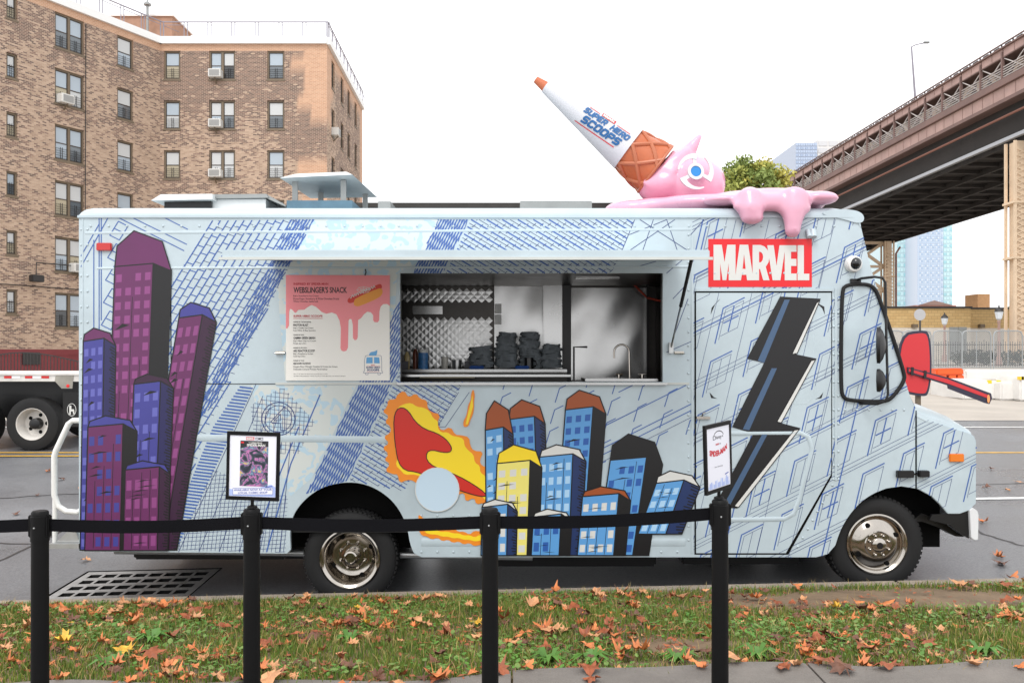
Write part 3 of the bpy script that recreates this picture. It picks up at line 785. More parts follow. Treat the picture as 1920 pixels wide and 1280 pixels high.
# cab: drawn facade windows and cornices
def q1(*pts): return [(1280+.3125*a, 400+.3125*b) for a, b in pts]
CABR = [(1298,405),(1640,405),(1840,760),(1840,960),(1560,1045),(1298,1045)]
thick, thin = [], []
Ax, Ay, Bx, By = 1.0, -.5, -.235, 1.0
RS, CS = 100, 76
for r in range(-2, 10):
    for c in range(-3, 12):
        px, py = 1300+c*CS*Ax+r*RS*.235, 1100+c*CS*Ay-r*RS*By
        f = lambda a, b: (px+a*Ax-b*Bx, py+a*Ay-b*By)
        k = .94
        thick += poly_segs([f(0,-6), f(0,64*k), f(40,64*k)])
        if (r*2+c) % 3 == 0: thick += poly_segs([f(8,30*k), f(36,30*k)], [f(22,6), f(22,58*k)])
        elif (r+c) % 2: thin += poly_segs([f(22,4), f(22,58*k)])
        thin += poly_segs([f(6,-2), f(6,58*k), f(40,58*k), f(40,4), f(8,4)])
    for o, wt_ in ((70, 0), (76, 1), (84, 0)):
        sg = ((1250, 1100-r*RS+25-o), (1900, 1100-r*RS+25-o-325)); (thick if wt_ and r % 3 == 1 else thin).append(sg)
for k in range(7): thick.append(((1318+k*62, 412), (1318+k*62-150, 1045))) if k in (0, 3, 6) else thin.append(((1318+k*62, 412), (1318+k*62-150, 1045)))
mural_lines(mbB, thick, 2.2, CABR); mural_lines(mbN, thin, .75, CABR)
LM = poly_segs([(800,790),(830,735)], [(1110,850),(1296,757)], [(1110,862),(1296,769)], [(1160,735),(1296,667)], [(1130,800),(1296,717)])
LMR = [(880,722),(1296,722),(1296,1040),(1180,1040),(1100,860),(880,860)]
for r in range(8):
    for c in range(8):
        x0_, y0_ = 880+c*58+r*9, 1010+c*-28-r*40
        LM += poly_segs([(x0_,y0_),(x0_+8,y0_-26),(x0_+24,y0_-34)])
mural_lines(mbB, LM, 1.8, LMR)
mural_lines(mbN, poly_segs([(860,735),(820,800),(835,800),(880,735)], [(1120,870),(1296,782)], [(790,800),(810,790),(825,770)]), .9)
UM = poly_segs([(1190,412),(1166,470)], [(1200,412),(1290,470)], [(1225,412),(1205,470)], [(1295,440),(1320,412)], [(1250,412),(1270,470)], [(1180,440),(1250,412)], [(1195,500),(1230,490)], [(1262,560),(1290,530)], [(1180,470),(1265,412)], [(1250,512),(1300,470)], [(1260,640),(1290,560)], [(1296,640),(1250,660)])
mural_lines(mbN, UM, 1.2)
mbB.build('mural_blue_lines', BLUE, side, fixn=False, kind='stuff'); mbN.build('mural_thin_lines', NAVY, side, fixn=False, kind='stuff')
# drawn round emblem with a 4 on the building front
mb = MB(); stroke(mb, circ(522,785,31), 1.6, T, -.0026, True); stroke(mb, circ(522,785,25), 1.2, T, -.0026, True)
stroke(mb, [(533,763),(508,790),(511,793),(526,793),(526,806),(534,806),(534,763)], 1.3, T, -.0026, True); stroke(mb, [(526,776),(514,788),(526,788)], 1.2, T, -.0026, True); mb.build('mural_emblem', NAVY, side, fixn=False)

# coloured comic skyline prints
def shape(name, m, polys, d, outline=None, parent=side, ow=2.6):
    if len(polys) <= 12:
        for i, p in enumerate(polys):
            mb = MB(); mb.fill(p, T, d-i*2e-4); o = mb.build(name, m, parent, fixn=False)
    else:
        mb = MB()
        for i, p in enumerate(polys): mb.fill(p, T, d-(i % 6)*2e-4)
        o = mb.build(name, m, parent, fixn=False, kind='stuff')
    if outline:
        mb = MB()
        for p in polys: stroke(mb, p, ow, T, d-.0014, True)
        mb.build(name+'_outline', outline, parent, fixn=False, kind='stuff')
    return o
PUR = mat('mural_purple', (98, 38, 88), .38, var=.05, vscale=3); IND = mat('mural_indigo', (62, 62, 140), .38, var=.05, vscale=3)
WINP = mat('mural_plum', (136, 66, 124), .38); INDL = mat('mural_lilac', (96, 98, 176), .38)
LAYER = [0]
def comic_tower(x0, x1, ybot, ytop, lean, sw, cf, cs, cw, cols, rows, roof=None, rc=None, ink=.5):
    """leaning drawn tower: front, inked flank, windows, roof"""
    d = -.0065-LAYER[0]*.0011; LAYER[0] += 1
    fr = lambda u, v: (x0+(x1-x0)*u+lean*v, ybot+(ytop-ybot)*v-6*u*v)
    sd_ = lambda u, v: (x1+sw*u+lean*v, ybot+(ytop-ybot)*v-6*v+14*u*v)
    F_ = [fr(0,0), fr(1,0), fr(1,1), fr(0,1)]; Sd = [sd_(0,0), sd_(1,0), sd_(1,1), sd_(0,1)]
    mb = MB(); mb.fill(F_, T, d); mb.build('mural_tower_front', cf, side, fixn=False)
    mb = MB(); mb.fill(Sd, T, d-.0001); mb.build('mural_tower_flank', cs, side, fixn=False)
    if roof:
        P_ = [fr(0,1), (fr(.06,1)[0], fr(0,1)[1]-roof*.6), (fr(.5,1)[0], fr(.5,1)[1]-roof), (sd_(.5,1)[0], sd_(.5,1)[1]-roof*.75), sd_(1,1), fr(1,1)]
        mb = MB(); mb.fill(P_, T, d-.0002); mb.build('mural_tower_roof', rc, side, fixn=False)
    mw_, mi = MB(), MB()
    for r in range(rows):
        for c in range(cols):
            if random.random() < .12: continue
            u0, u1 = (c+.2)/cols, (c+.78)/cols; v0, v1 = (r+.25)/(rows+.4), (r+.8)/(rows+.4)
            mw_.fill([fr(u0,v0), fr(u1,v0), fr(u1,v1), fr(u0,v1)], T, d-.0003)
    for k in range(int(abs(ybot-ytop)/5.5)):
        v = (k+.5)*5.5/abs(ybot-ytop); L_ = ink*(.45+.55*abs(math.sin(k*.9)))
        seg_quad(mi, sd_(1, v), sd_(1-L_, v), 2.4, T, d-.0004-random.uniform(0, 1e-4))
    for c in range(1, cols): seg_quad(mi, fr(c/cols-.01, .02), fr(c/cols-.01, random.uniform(.5, .97)), 1.0, T, d-.0004)
    for k in range(6):                                        # brushed ink strokes across the front
        v = random.uniform(.05, .95); u = random.uniform(0, .4); w = random.uniform(.25, .6)
        mi.fill([fr(u, v), fr(min(1, u+w), v+.015), fr(min(1, u+w*.5), v+.022)], T, d-.0005-k*1e-5)
    for P_ in (F_, Sd): stroke(mi, P_, 2.3, T, d-.0007, True)
    if roof: stroke(mi, [fr(0,1), (fr(.06,1)[0], fr(0,1)[1]-roof*.6), (fr(.5,1)[0], fr(.5,1)[1]-roof), (sd_(.5,1)[0], sd_(.5,1)[1]-roof*.75), sd_(1,1)], 2.3, T, d-.0008)
    mw_.build('mural_tower_windows', cw, side, fixn=False, kind='stuff'); mi.build('mural_tower_ink', MBLK, side, fixn=False, kind='stuff')
DKP = mat('mural_dark_plum', (52, 22, 52), .38); DKI = mat('mural_dark_indigo', (34, 32, 82), .38)
comic_tower(262, 306, 1030, 596, 74, 26, PUR, DKP, WINP, 3, 13, 26, IND)
comic_tower(196, 268, 1030, 500, 20, 34, PUR, MBLK, WINP, 4, 20, 64, PUR)
comic_tower(151, 190, 1030, 640, 6, 22, IND, DKI, INDL, 3, 15, 22, PUR)
comic_tower(240, 290, 1031, 720, 12, 24, IND, DKI, INDL, 3, 10, 16, DKP)
comic_tower(160, 226, 1031, 800, 6, 26, PUR, MBLK, IND, 4, 7, 18, IND)
comic_tower(232, 296, 1031, 880, 4, 20, PUR, DKP, WINP, 4, 4, 14, IND)
ORG = mat('mural_orange', (238, 140, 38), .38); YLW = mat('mural_yellow', (248, 216, 40), .38); RD = mat('mural_red', (205, 42, 30), .38)
def flame(pts, amp=11):
    out = []
    for i, p in enumerate(pts):
        q = pts[(i+1) % len(pts)]; dx, dy = q[0]-p[0], q[1]-p[1]; L = math.hypot(dx, dy); n = max(1, int(L/10))
        for k in range(n):
            t = k/n; s_ = amp*(1 if k % 2 else -.6)*random.uniform(.4, 1)
            out.append((p[0]+dx*t+dy/L*s_, p[1]+dy*t-dx/L*s_))
    return smooth_loop(out, 1)
fo = [(724,760),(745,736),(790,745),(812,770),(830,802),(868,812),(892,842),(908,870),(938,930),(946,960),(905,945),(850,918),(800,905),(762,902),(734,890),(724,850),(730,800)]
shape('mural_flame', ORG, [flame(fo), flame([(786,962),(800,985),(840,988),(880,1000),(930,985),(944,1000),(900,1022),(840,1012),(790,1004)], 4), flame([(868,800),(876,770),(888,728),(890,765),(878,800)], 2)], -.0070)
cx, cy = 820, 840
shape('mural_flame_inner', YLW, [flame([(cx+(p[0]-cx)*.82, cy+(p[1]-cy)*.82) for p in fo], 5), flame([(792,975),(805,993),(850,998),(890,1006),(930,995),(900,1014),(840,1006),(797,998)], 2), [(873,795),(886,740),(887,762),(877,795)]], -.0082)
shape('mural_flame_core', RD, [smooth_loop([(738,770),(760,760),(785,800),(830,815),(850,840),(840,850),(800,840),(800,870),(860,890),(915,925),(905,932),(850,915),(790,885),(750,880),(740,830)], 2)], -.0094, MBLK, ow=1.6)
LBL = mat('mural_sky_blue', (92, 156, 214), .38); BRN = mat('mural_brown', (158, 78, 36), .38)
DBL = mat('mural_deep_blue', (44, 92, 168), .38); DB2 = mat('mural_ink_blue', (30, 50, 96), .38); PYL = mat('mural_pale_yellow', (236, 224, 120), .38); SKB = mat('mural_pale_sky', (170, 208, 238), .38)
LAYER[0] = 0
comic_tower(962, 1010, 1040, 786, -8, 20, LBL, DB2, DBL, 3, 11, 34, BRN)
comic_tower(1040, 1092, 1040, 768, 20, 24, LBL, MBLK, DBL, 3, 12, 34, BRN)
comic_tower(912, 946, 1040, 806, -2, 18, LBL, DB2, SKB, 2, 10, 52, BRN)
comic_tower(1118, 1186, 1040, 862, 26, 30, LBL, MBLK, DBL, 4, 7, 46, MBLK)
comic_tower(1196, 1248, 1000, 905, 34, 30, LBL, DB2, SKB, 3, 4, 20, MWHT)
comic_tower(1004, 1066, 1040, 856, 8, 24, LBL, DB2, SKB, 4, 7, 20, MWHT)
comic_tower(926, 988, 1040, 868, 6, 22, PYL, MBLK, MWHT, 3, 7, 32, YLW)
comic_tower(1082, 1150, 1040, 930, 10, 22, LBL, MBLK, MWHT, 4, 4, 16, BRN)
comic_tower(902, 950, 1040, 950, 2, 18, LBL, DB2, MWHT, 3, 3, 12, MWHT)
comic_tower(996, 1048, 1040, 968, 4, 20, LBL, MBLK, DBL, 3, 2, 12, MWHT)
shape('mural_pale_disc', mat('mural_disc', (196, 218, 234), .38), [circ(820,917,41)], -.0125, MWHT, ow=1.5)
bolt = [(1338,950),(1412,812),(1372,800),(1432,680),(1400,672),(1462,556),(1538,560),(1492,664),(1530,672),(1462,792),(1500,802),(1382,952)]
shape('mural_black_bolt', MBLK, [bolt], -.0110)
shape('mural_bolt_highlight', mat('mural_slate', (66, 92, 124), .38), [[(1420,676),(1470,562),(1480,562),(1432,680)], [(1392,804),(1446,690),(1456,690),(1404,806)], [(1356,946),(1428,814),(1438,814),(1368,946)]], -.0122)
shape('mural_bolt_edge', MWHT, [[(1484,664),(1530,568),(1536,564),(1494,662)], [(1456,790),(1520,676),(1528,674),(1464,792)], [(1376,948),(1488,806),(1498,804),(1384,950)]], -.0122, MBLK, ow=1.4)

# red sign with white letters
SRED = mat('sign_red', (222, 22, 32), .35)
mb = MB(); mb.prism(SIGNR, T, -.004, -.0006); brand = mb.build('brand_sign', SRED, truck)
def qm(*pts): return [(1300+.1354*a, 430+.1354*b) for a, b in pts]
LET = [(qm((278,215),(392,215),(430,455),(468,215),(582,215),(582,705),(488,705),(488,470),(455,703),(403,703),(370,470),(370,703),(278,703)), ()),
  (qm((640,215),(758,215),(832,705),(742,705),(732,630),(668,630),(658,705),(572,705)), [qm((700,345),(680,548),(722,548))]),
  (qm((818,218),(930,218),(985,240),(1025,285),(1046,340),(1050,390),(1038,460),(1000,520),(1052,705),(965,705),(920,550),(908,550),(908,705),(818,705)), [qm((908,310),(935,316),(958,345),(964,390),(955,430),(935,455),(908,460))]),
  (qm((1020,222),(1110,222),(1150,505),(1190,222),(1275,222),(1203,705),(1095,705)), ()),
  (qm((1262,222),(1425,222),(1425,312),(1350,312),(1350,410),(1425,410),(1425,508),(1350,508),(1350,612),(1428,612),(1428,705),(1262,705)), ()),
  (qm((1440,222),(1528,222),(1528,615),(1603,615),(1603,705),(1440,705)), ())]
def brand_letters(mb, mapf, d, x0, x1, y0, y1):
    a0, b0, a1, b1 = *qm((278,215))[0], *qm((1603,705))[0]
    f = lambda P: [(x0+(p[0]-a0)/(a1-a0)*(x1-x0), y0+(p[1]-b0)/(b1-b0)*(y1-y0)) for p in P]
    for i, (P, H) in enumerate(LET): mb.fill(f(P), mapf, d-i*2e-4, [f(h) for h in H])
mb = MB(); brand_letters(mb, T, -.0052, 1337.6, 1517, 459, 525.5); mb.build('sign_lettering', MWHT, brand, fixn=False)

# menu board
MP = mat('menu_white', (238, 236, 230), .35); MPK = mat('menu_pink', (240, 140, 146), .35); MRED = mat('menu_red', (196, 30, 50), .4); MTXT = mat('menu_text', (34, 34, 38), .5)
mb = MB(); mb.prism(MENU, T, -.014, -.002); menu = mb.build('menu_board', MP, truck)
def qn(*pts): return [(530+a*.1719, 505+b*.1719) for a, b in pts]
drip = qn((40,62),(1172,66),(1172,400),(1140,378),(1100,380),(1072,405),(1058,460),(1056,555),(1040,577),(1005,575),(990,555),(990,500),(965,468),(925,462),(890,490),(860,530),(826,552),(822,740),(812,765),(790,772),(770,750),(768,600),(755,545),(735,540),(722,560),(716,850),(700,885),(672,894),(645,885),(634,855),(638,640),(625,560),(590,490),(540,470),(480,484),(430,465),(370,410),(320,388),(280,410),(240,440),(175,442),(150,474),(135,470),(105,436),(85,432),(76,460),(74,610),(60,640),(40,646))
mb = MB(); mb.fill(drip, T, -.0150); mb.build('menu_drip', MPK, menu, fixn=False)
mb = MB()
def mt(s_, a, b, c, d, bold=0.0, shear=0.0):
    (x0, y0), (x1, y1) = qn((a, b), (c, d)); q = MB(); text(q, s_, x0, x1, y0, y1, T, -.0158, bold, shear); q.build('menu_line', MCUR, menu, fixn=False, kind='stuff')
MCUR = MTXT
mt("WEBSLINGER'S SNACK", 124, 192, 706, 258, .02)
mt("Edy's Strawberry Ice Cream", 122, 280, 396, 304); mt("Donut Finger, Strawberry & White Chocolate Drizzle", 122, 310, 620, 338); mt("White Chocolate Spiderweb", 122, 341, 390, 364)
for i, (h, t, l1, l2, w, x2, x3, hx) in enumerate((("INSPIRED BY CAPTAIN MARVEL", "PHOTON BLAST", "Edy's Vanilla Ice Cream", "Red, White & Blue Sprinkles", 284, 341, 365, 316), ("INSPIRED BY HULK", "GAMMA GREEN SMASH", "Edy's Mint Chip Ice Cream", "Purple Sprinkles", 360, 367, 260, 238),
        ("INSPIRED BY IRON MAN", "ARC REACTOR SCOOP", "Edy's Raspberry Sorbet", "Gold Sprinkles", 354, 338, 252, 270), ("INSPIRED BY THOR", "MJOLNIR SUNDAE", "Haagen-Dazs Midnight Cookies & Cream Ice Cream", "Chocolate Covered Pretzel, Marshmallow", 310, 603, 493, 240))):
    y = 568+i*140
    mt(h, 122, y, hx, y+12, .02); mt(t, 122, y+26, w, y+52, .02); mt(l1, 122, y+62, x2, y+84); mt(l2, 122, y+90, x3, y+110)
mt("limit one per guest. No substitutions or modifications available.", 124, 1134, 498, 1146); mt("Ingredients were prepared in a facility that also processes dairy, nuts, soy, and other allergens.", 124, 1156, 690, 1168)
MCUR = MRED
mb = MB(); mt("INSPIRED BY SPIDER-MAN", 124, 148, 502, 172, .03); mt("SUPER HERO SCOOPS", 122, 498, 438, 520, .03); stroke(mb, qn((122,535),(438,535)), .9, T, -.0158); 
mt("MARVEL", 968, 1036, 1010, 1048, .02)
stroke(mb, qn((922,1052),(1066,1052)), .4, T, -.0158); stroke(mb, qn((922,1114),(1058,1114)), .5, T, -.0158); mb.build('menu_rule', MRED, menu, fixn=False, kind='stuff')
MCUR = NAVY
mb = MB(); mt("SUPER HERO", 914, 1058, 1066, 1078, .03); mt("SCOOPS", 924, 1084, 1056, 1106, .04)
stroke(mb, qn((905,945),(920,938),(1068,938),(1078,945),(1084,1000),(1084,1110),(1092,1112),(1092,1128),(886,1128),(886,1112),(895,1110),(895,1000)), .6, T, -.0158, True)
stroke(mb, qn((905,1128),(908,1146),(934,1146),(938,1128)), .6, T, -.0158); stroke(mb, qn((1040,1128),(1042,1146),(1068,1146),(1072,1128)), .6, T, -.0158); mb.build('menu_van_outline', NAVY, menu, fixn=False)
mb = MB(); mb.fill(qn((918,958),(984,956),(984,1022),(914,1024)), T, -.0156); mb.fill(qn((1000,956),(1056,958),(1062,1024),(1000,1022)), T, -.0156); mb.fill(qn((944,936),(950,915),(968,900),(1000,895),(1036,878),(1032,915),(1026,938)), T, -.0156); mb.build('menu_van_windows', mat('menu_blue', (96,164,214), .4), menu, fixn=False)
mb = MB(); mb.fill(smooth_loop(qn((712,330),(740,300),(1040,165),(1075,160),(1090,190),(1075,220),(780,360),(735,372),(710,355)), 1), T, -.0156); mb.build('menu_sausage', mat('menu_sausage_red', (206,50,36), .4), menu, fixn=False)
mb = MB(); mb.fill(smooth_loop(qn((780,350),(800,315),(1050,205),(1090,215),(1095,260),(1060,310),(850,400),(810,405),(780,390)), 1), T, -.0162); mb.build('menu_bun', mat('menu_bun', (232,152,52), .4), menu, fixn=False)
mb = MB(); zz = [(740,315)]+[(752+i*13, (285 if i % 2 else 312)-i*5.6) for i in range(21)]; stroke(mb, qn(*zz), 1.1, T, -.0166)
for a in range(0, 360, 45): stroke(mb, [qn((885,225))[0], (qn((885,225))[0][0]+13*math.cos(R(a)), qn((885,225))[0][1]+6.5*math.sin(R(a)))], .6, T, -.0166)
for k in (.5, .95):
    c = qn((885,225))[0]; stroke(mb, [(c[0]+13*k*math.cos(R(a)), c[1]+6.5*k*math.sin(R(a))) for a in range(0, 360, 45)], .6, T, -.0166, True)
mb.build('menu_icing', MWHT, menu, fixn=False)
mb = MB(); mb.tube([T(686,505,-.02), T(687,511,-.02), T(685,517,-.02)], .006, 6); mb.build('menu_hook', BLKM, menu)

# ------------------------------------------------------------------ inside the serving window
BY = D+1.62; bs = F/BY
def B(px, py, d=0.0): return ((px-960)*(BY)/F, BY+d, CAMZ-(py-660)*BY/F)
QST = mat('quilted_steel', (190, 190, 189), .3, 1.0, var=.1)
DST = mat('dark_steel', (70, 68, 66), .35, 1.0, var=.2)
inner = empty('interior', (tx(1000), BY, tz(985)), parent=truck)
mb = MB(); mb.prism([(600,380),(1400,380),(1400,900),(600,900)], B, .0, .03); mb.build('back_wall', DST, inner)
mb = MB()
def quilt(mb, px0, px1, py0, py1, s_):
    nx_, ny_ = int((px1-px0)/s_), int((py1-py0)/s_)
    for i in range(nx_*2):
        for j in range(ny_*2):
            if (i+j) % 2: continue
            cx, cy = px0+s_/2+i*s_/2, py0+s_/2+j*s_/2
            if cx+s_/2 > px1+.1 or cy+s_/2 > py1+.1: continue
            h = s_/2
            mb.add([B(cx-h, cy, -.003), B(cx, cy-h, -.003), B(cx+h, cy, -.003), B(cx, cy+h, -.003), B(cx+random.uniform(-1,1), cy+random.uniform(-1,1), -.0052)], [(0,1,4),(1,2,4),(2,3,4),(3,0,4)])
quilt(mb, 728, 926, 540, 568, 14); quilt(mb, 728, 926, 594, 692, 14); mb.build('quilted_panel', QST, inner, fixn=False, kind='stuff')
mb = MB()
for a, b in ((529,540), (567,594)): mb.prism([(730,a),(926,a),(926,b),(730,b)], B, -.012, -.001)
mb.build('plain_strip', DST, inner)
mb = MB(); mb.prism([(774,574),(830,574),(830,589),(774,589)], B, -.02, -.012); mb.build('name_plate', STEEL, inner)
# buckled sheet: gentle waves catch the light from the hatch
def wavy(px0, px1, py0, py1, amp, name, seed):
    r_ = np.random.default_rng(seed); mb = MB(); nx_, ny_ = 26, 26
    ph = r_.uniform(0, 6, 6)
    for j in range(ny_+1):
        for i in range(nx_+1):
            u, v = i/nx_, j/ny_
            dz = amp*(math.sin(u*5+ph[0]+1.5*math.sin(v*4+ph[1])) + .6*math.sin(v*7+ph[2]+u*3) + .3*math.sin(u*13+v*9+ph[3]))
            mb.v.append(B(px0+(px1-px0)*u, py0+(py1-py0)*v, -.03+dz))
    for j in range(ny_):
        for i in range(nx_): mb.f.append((j*(nx_+1)+i, j*(nx_+1)+i+1, (j+1)*(nx_+1)+i+1, (j+1)*(nx_+1)+i))
    mb.build(name, STEEL, inner, smooth='all', fixn=False)
wavy(927, 1018, 525, 700, .004, 'steel_sheet', 3); wavy(1070, 1208, 540, 712, .005, 'steel_door', 5)
mb = MB(); mb.prism([(1018,500),(1053,500),(1053,710),(1018,710)], B, -.12, -.02); mb.build('steel_post', STEEL, inner, bevel=.01)
for a_, b_ in ((1054, 1069), (1208, 1213)):
    mb = MB(); mb.prism([(a_,520),(b_,520),(b_,712),(a_,712)], B, -.15, -.02); mb.build('door_frame', BLKM, inner)
mb = MB(); mb.prism([(1070,518),(1214,518),(1214,538),(1070,538)], B, -.06, -.02); mb.build('door_header', DST, inner)
mb = MB(); mb.tube([B(1175,523,-.1), B(1195,545,-.12), B(1210,560,-.14), B(1232,568,-.3)], .012, 8); mb.build('hose', mat('red_hose', (170,60,40), .5), inner, smooth=True)
mb = MB(); mb.box(tx(1085), tx(1170), D+.3, D+.4, tz(516), tz(512.5)); mb.build('ceiling_lamp', STEEL, inner)
for py in (580, 600):
    mb = MB(); mb.prism([(928,py-10),(940,py-10),(940,py+8),(928,py+8)], B, -.05, -.04); mb.build('socket', WPL, inner)
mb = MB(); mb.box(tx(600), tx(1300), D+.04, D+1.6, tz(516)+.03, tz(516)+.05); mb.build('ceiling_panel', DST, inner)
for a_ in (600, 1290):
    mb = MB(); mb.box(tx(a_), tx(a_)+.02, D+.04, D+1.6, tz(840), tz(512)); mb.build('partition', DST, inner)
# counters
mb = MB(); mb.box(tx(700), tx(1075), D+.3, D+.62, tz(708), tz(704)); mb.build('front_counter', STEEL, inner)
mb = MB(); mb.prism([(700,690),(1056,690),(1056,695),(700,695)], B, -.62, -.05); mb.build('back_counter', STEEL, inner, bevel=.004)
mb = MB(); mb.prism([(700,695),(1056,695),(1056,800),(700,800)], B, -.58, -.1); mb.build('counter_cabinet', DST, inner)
mb = MB(); mb.prism([(800,697),(895,697),(895,705),(800,705)], B, -.66, -.6); mb.build('pale_tray', mat('cream_plastic', (190,180,150), .5), inner)
sink = empty('sink', (tx(1175), D+.35, tz(720)), parent=inner)
mb = MB(); mb.box(tx(1100), tx(1240), D+.15, D+.6, tz(716), tz(711)); mb.build('basin_top', STEEL, sink, bevel=.004)
mb = MB(); mb.tube([T(1193,712,.4), T(1192,668,.4)] + [T(1177+15*math.cos(R(a)), 660+15*math.sin(R(a)), .4) for a in range(0, -181, -20)] + [T(1162,672,.4)], .009, 10); mb.build('faucet', CHROME, sink, smooth=True)
for px in (1172, 1218):
    mb = MB(); mb.tube([T(px,712,.4), T(px,704,.4)], .012, 8); mb.tube([T(px-7,704,.4), T(px+7,704,.4)], .007, 8); mb.build('tap', CHROME, sink, smooth=True)
mb = MB(); mb.tube([T(1106,650,.25), T(1080,650,.25), T(1080,714,.25)], .009, 8); mb.build('rail_hook', BLKM, inner)
# loose things on the back counter
for i, (px, hh, rr, nm, cc, lb_) in enumerate(((838, .12, .036, 'paper_cup_stack', (214,210,200), 'stack of pale paper cups beside the wipes canister'), (860, .09, .05, 'steel_pan', (170,170,170), 'small round steel pan right of the paper cups'), (785, .2, .028, 'syrup_bottle', (120,60,40), 'slim brown bottle left of the wipes canister'), (770, .17, .03, 'syrup_bottle', (190,170,120), 'amber bottle at the far left of the counter'))):
    c = B(px, 690, -.3); mb = MB(); prof = [(0, 0), (0, rr*.85), (hh*.7, rr), (hh*.75, rr*.98), (hh, rr*.45 if 'bottle' in nm else rr), (hh, 0)]
    mb.lathe(c, (0,0,1), prof, 20); mb.build(nm, mat(nm+str(i), cc, .35, .9 if 'pan' in nm else 0), smooth=True, label=lb_, cat=nm.split('_')[-1] if 'cup' not in nm else 'cup stack')
BLC = mat('blue_cloth', (40, 80, 150), .9)
for px, lb_ in ((965, 'blue folded cloth under the middle shirt stacks'), (885, 'blue folded cloth under the leftmost shirt stack')):
    a, b = B(px, 690, -.56), B(px+26, 684, -.5); mb = MB(); mb.box(a[0], b[0], a[1], b[1], a[2]+.001, b[2]); mb.build('folded_cloth', BLC, bevel=.01, label=lb_, cat='cloth')
CLO = mat('charcoal_cloth', (112, 118, 122), .9, var=.25, vscale=9, bump=.3, bscale=25)
labels = ['leftmost low stack of charcoal shirts on the counter inside the hatch', 'tall stack of charcoal shirts beside the wall socket inside the hatch', 'tall stack of charcoal shirts behind the black mug inside the hatch', 'low stack of charcoal shirts beside the dark door post']
for i, (px, top, w) in enumerate(((905, 648, 44), (950, 622, 40), (992, 622, 42), (1030, 645, 40))):
    mb = MB(); nl = int((689-top)/4.2)
    for k in range(nl):
        py = 688-k*4.2; n = 18; ww = w*(1-.25*(k/nl)**3)*random.uniform(.88, 1.08); ox = random.uniform(-3, 3); tilt = random.uniform(-.09, .09)
        ring = []
        for h in (0, 1):
            for j in range(n):
                a = 2*math.pi*j/n; c_, s_ = math.cos(a), math.sin(a)
                rx = ww/2*(abs(c_)**.6)*(1 if c_ > 0 else -1)*random.uniform(.93, 1.07); ry = .14*(abs(s_)**.6)*(1 if s_ > 0 else -1)
                p = B(px+ox+rx, py-h*4.6+random.uniform(-1.6, 1.6)+rx*tilt, -.33+ry); ring.append(p)
        mb.add(ring, [(j, (j+1) % n, n+(j+1) % n, n+j) for j in range(n)] + [tuple(range(n))[::-1], tuple(range(n, 2*n))])
    mb.build('shirt_stack', CLO, label=labels[i], cat='shirt stack', group='shirt stacks inside the food truck')
wc = empty('wipes_canister', B(800, 690, -.35), 'white and blue wipes canister on the counter at the left of the hatch', 'canister')
mb = MB(); mb.lathe(B(800, 690, -.35), (0,0,1), [(0, 0), (0, .05), (.16, .05), (.16, 0)], 24); mb.build('body', mat('canister_blue', (70,130,190), .4, var=.4, vscale=14), wc, smooth=True)
mb = MB(); mb.lathe(B(800, 690, -.35), (0,0,1), [(.161, .052), (.19, .052), (.195, .046), (.195, 0)], 24); mb.build('lid', WPL, wc, smooth=True)
mb = MB(); mb.lathe(B(990, 690, -.5), (0,0,1), [(0, 0), (0, .045), (.11, .045), (.112, .042), (.02, .04), (.02, 0)], 24); mb.tube([Vector(B(990,690,-.5))+Vector((.044+.03*math.sin(R(a)), 0, .055+.03*math.cos(R(a)))) for a in range(0, 181, 30)], .006, 8)
mb.build('black_mug', mat('mug_black', (18,18,20), .25), smooth=True, label='black mug in front of the shirt stacks inside the hatch', cat='mug')
for i, (px, w, l) in enumerate(((875, 18, 'small grey carton beside the leftmost shirt stack'), (757, 16, 'pale grey carton at the far left of the inside counter'))):
    mb = MB(); a, b = B(px, 690, -.4), B(px+w, 676, -.25); mb.box(a[0], b[0], a[1], b[1], a[2], b[2]); mb.build('carton', mat('carton_grey', (96,96,100), .7), label=l, cat='carton')

# ------------------------------------------------------------------ ice-cream sculpture on the roof
CY = D+1.02
def C(px, py, d=0.0): return Vector(((px-960)*CY/F, CY+d, CAMZ-(py-660)*CY/F))
PINK = mat('pink_gloss', (226, 166, 188), .3, coat=.4, var=.03, vscale=3)
sculpt = empty('ice_cream_sculpture', (C(1290, 385).x, CY, tz(388)+.02), 'giant upturned ice cream cone sculpture melting over the truck roof', 'sculpture')
tip, base = C(1000, 146), C(1229, 318)
axis = (base-tip); CL_ = axis.length; axis.normalize(); R1 = .262
def cr(t): return .024+(R1-.02)*t
u_ = axis.cross(Vector((0,1,0))).normalized()                 # across, in the picture plane
if u_.z < 0: u_ = -u_
def cone_pt(t, ang, off=0.0):
    """ang 0 faces the camera, + towards the upper edge"""
    r = cr(t)+off
    return tip+axis*(CL_*t)+(Vector((0,-1,0))*math.cos(ang)+u_*math.sin(ang))*r
def cone_band(t0, t1, off, n=48, m=6):
    mb = MB()
    for i in range(m+1):
        for j in range(n): mb.v.append(tuple(cone_pt(t0+(t1-t0)*i/m, 2*math.pi*j/n, off)))
    for i in range(m):
        for j in range(n): mb.f.append((i*n+j, i*n+(j+1) % n, (i+1)*n+(j+1) % n, (i+1)*n+j))
    mb.f.append(tuple(range(n))); mb.f.append(tuple(m*n+j for j in range(n)))
    return mb
WAF = mat('waffle_orange', (186, 98, 56), .4, var=.12, vscale=5, coat=.2); WAFR = mat('waffle_ridge', (180, 106, 74), .4, var=.06)
cone_band(.02, .105, .004).build('cone_tip', mat('tip_terracotta', (190, 104, 68), .5), sculpt, smooth=True)
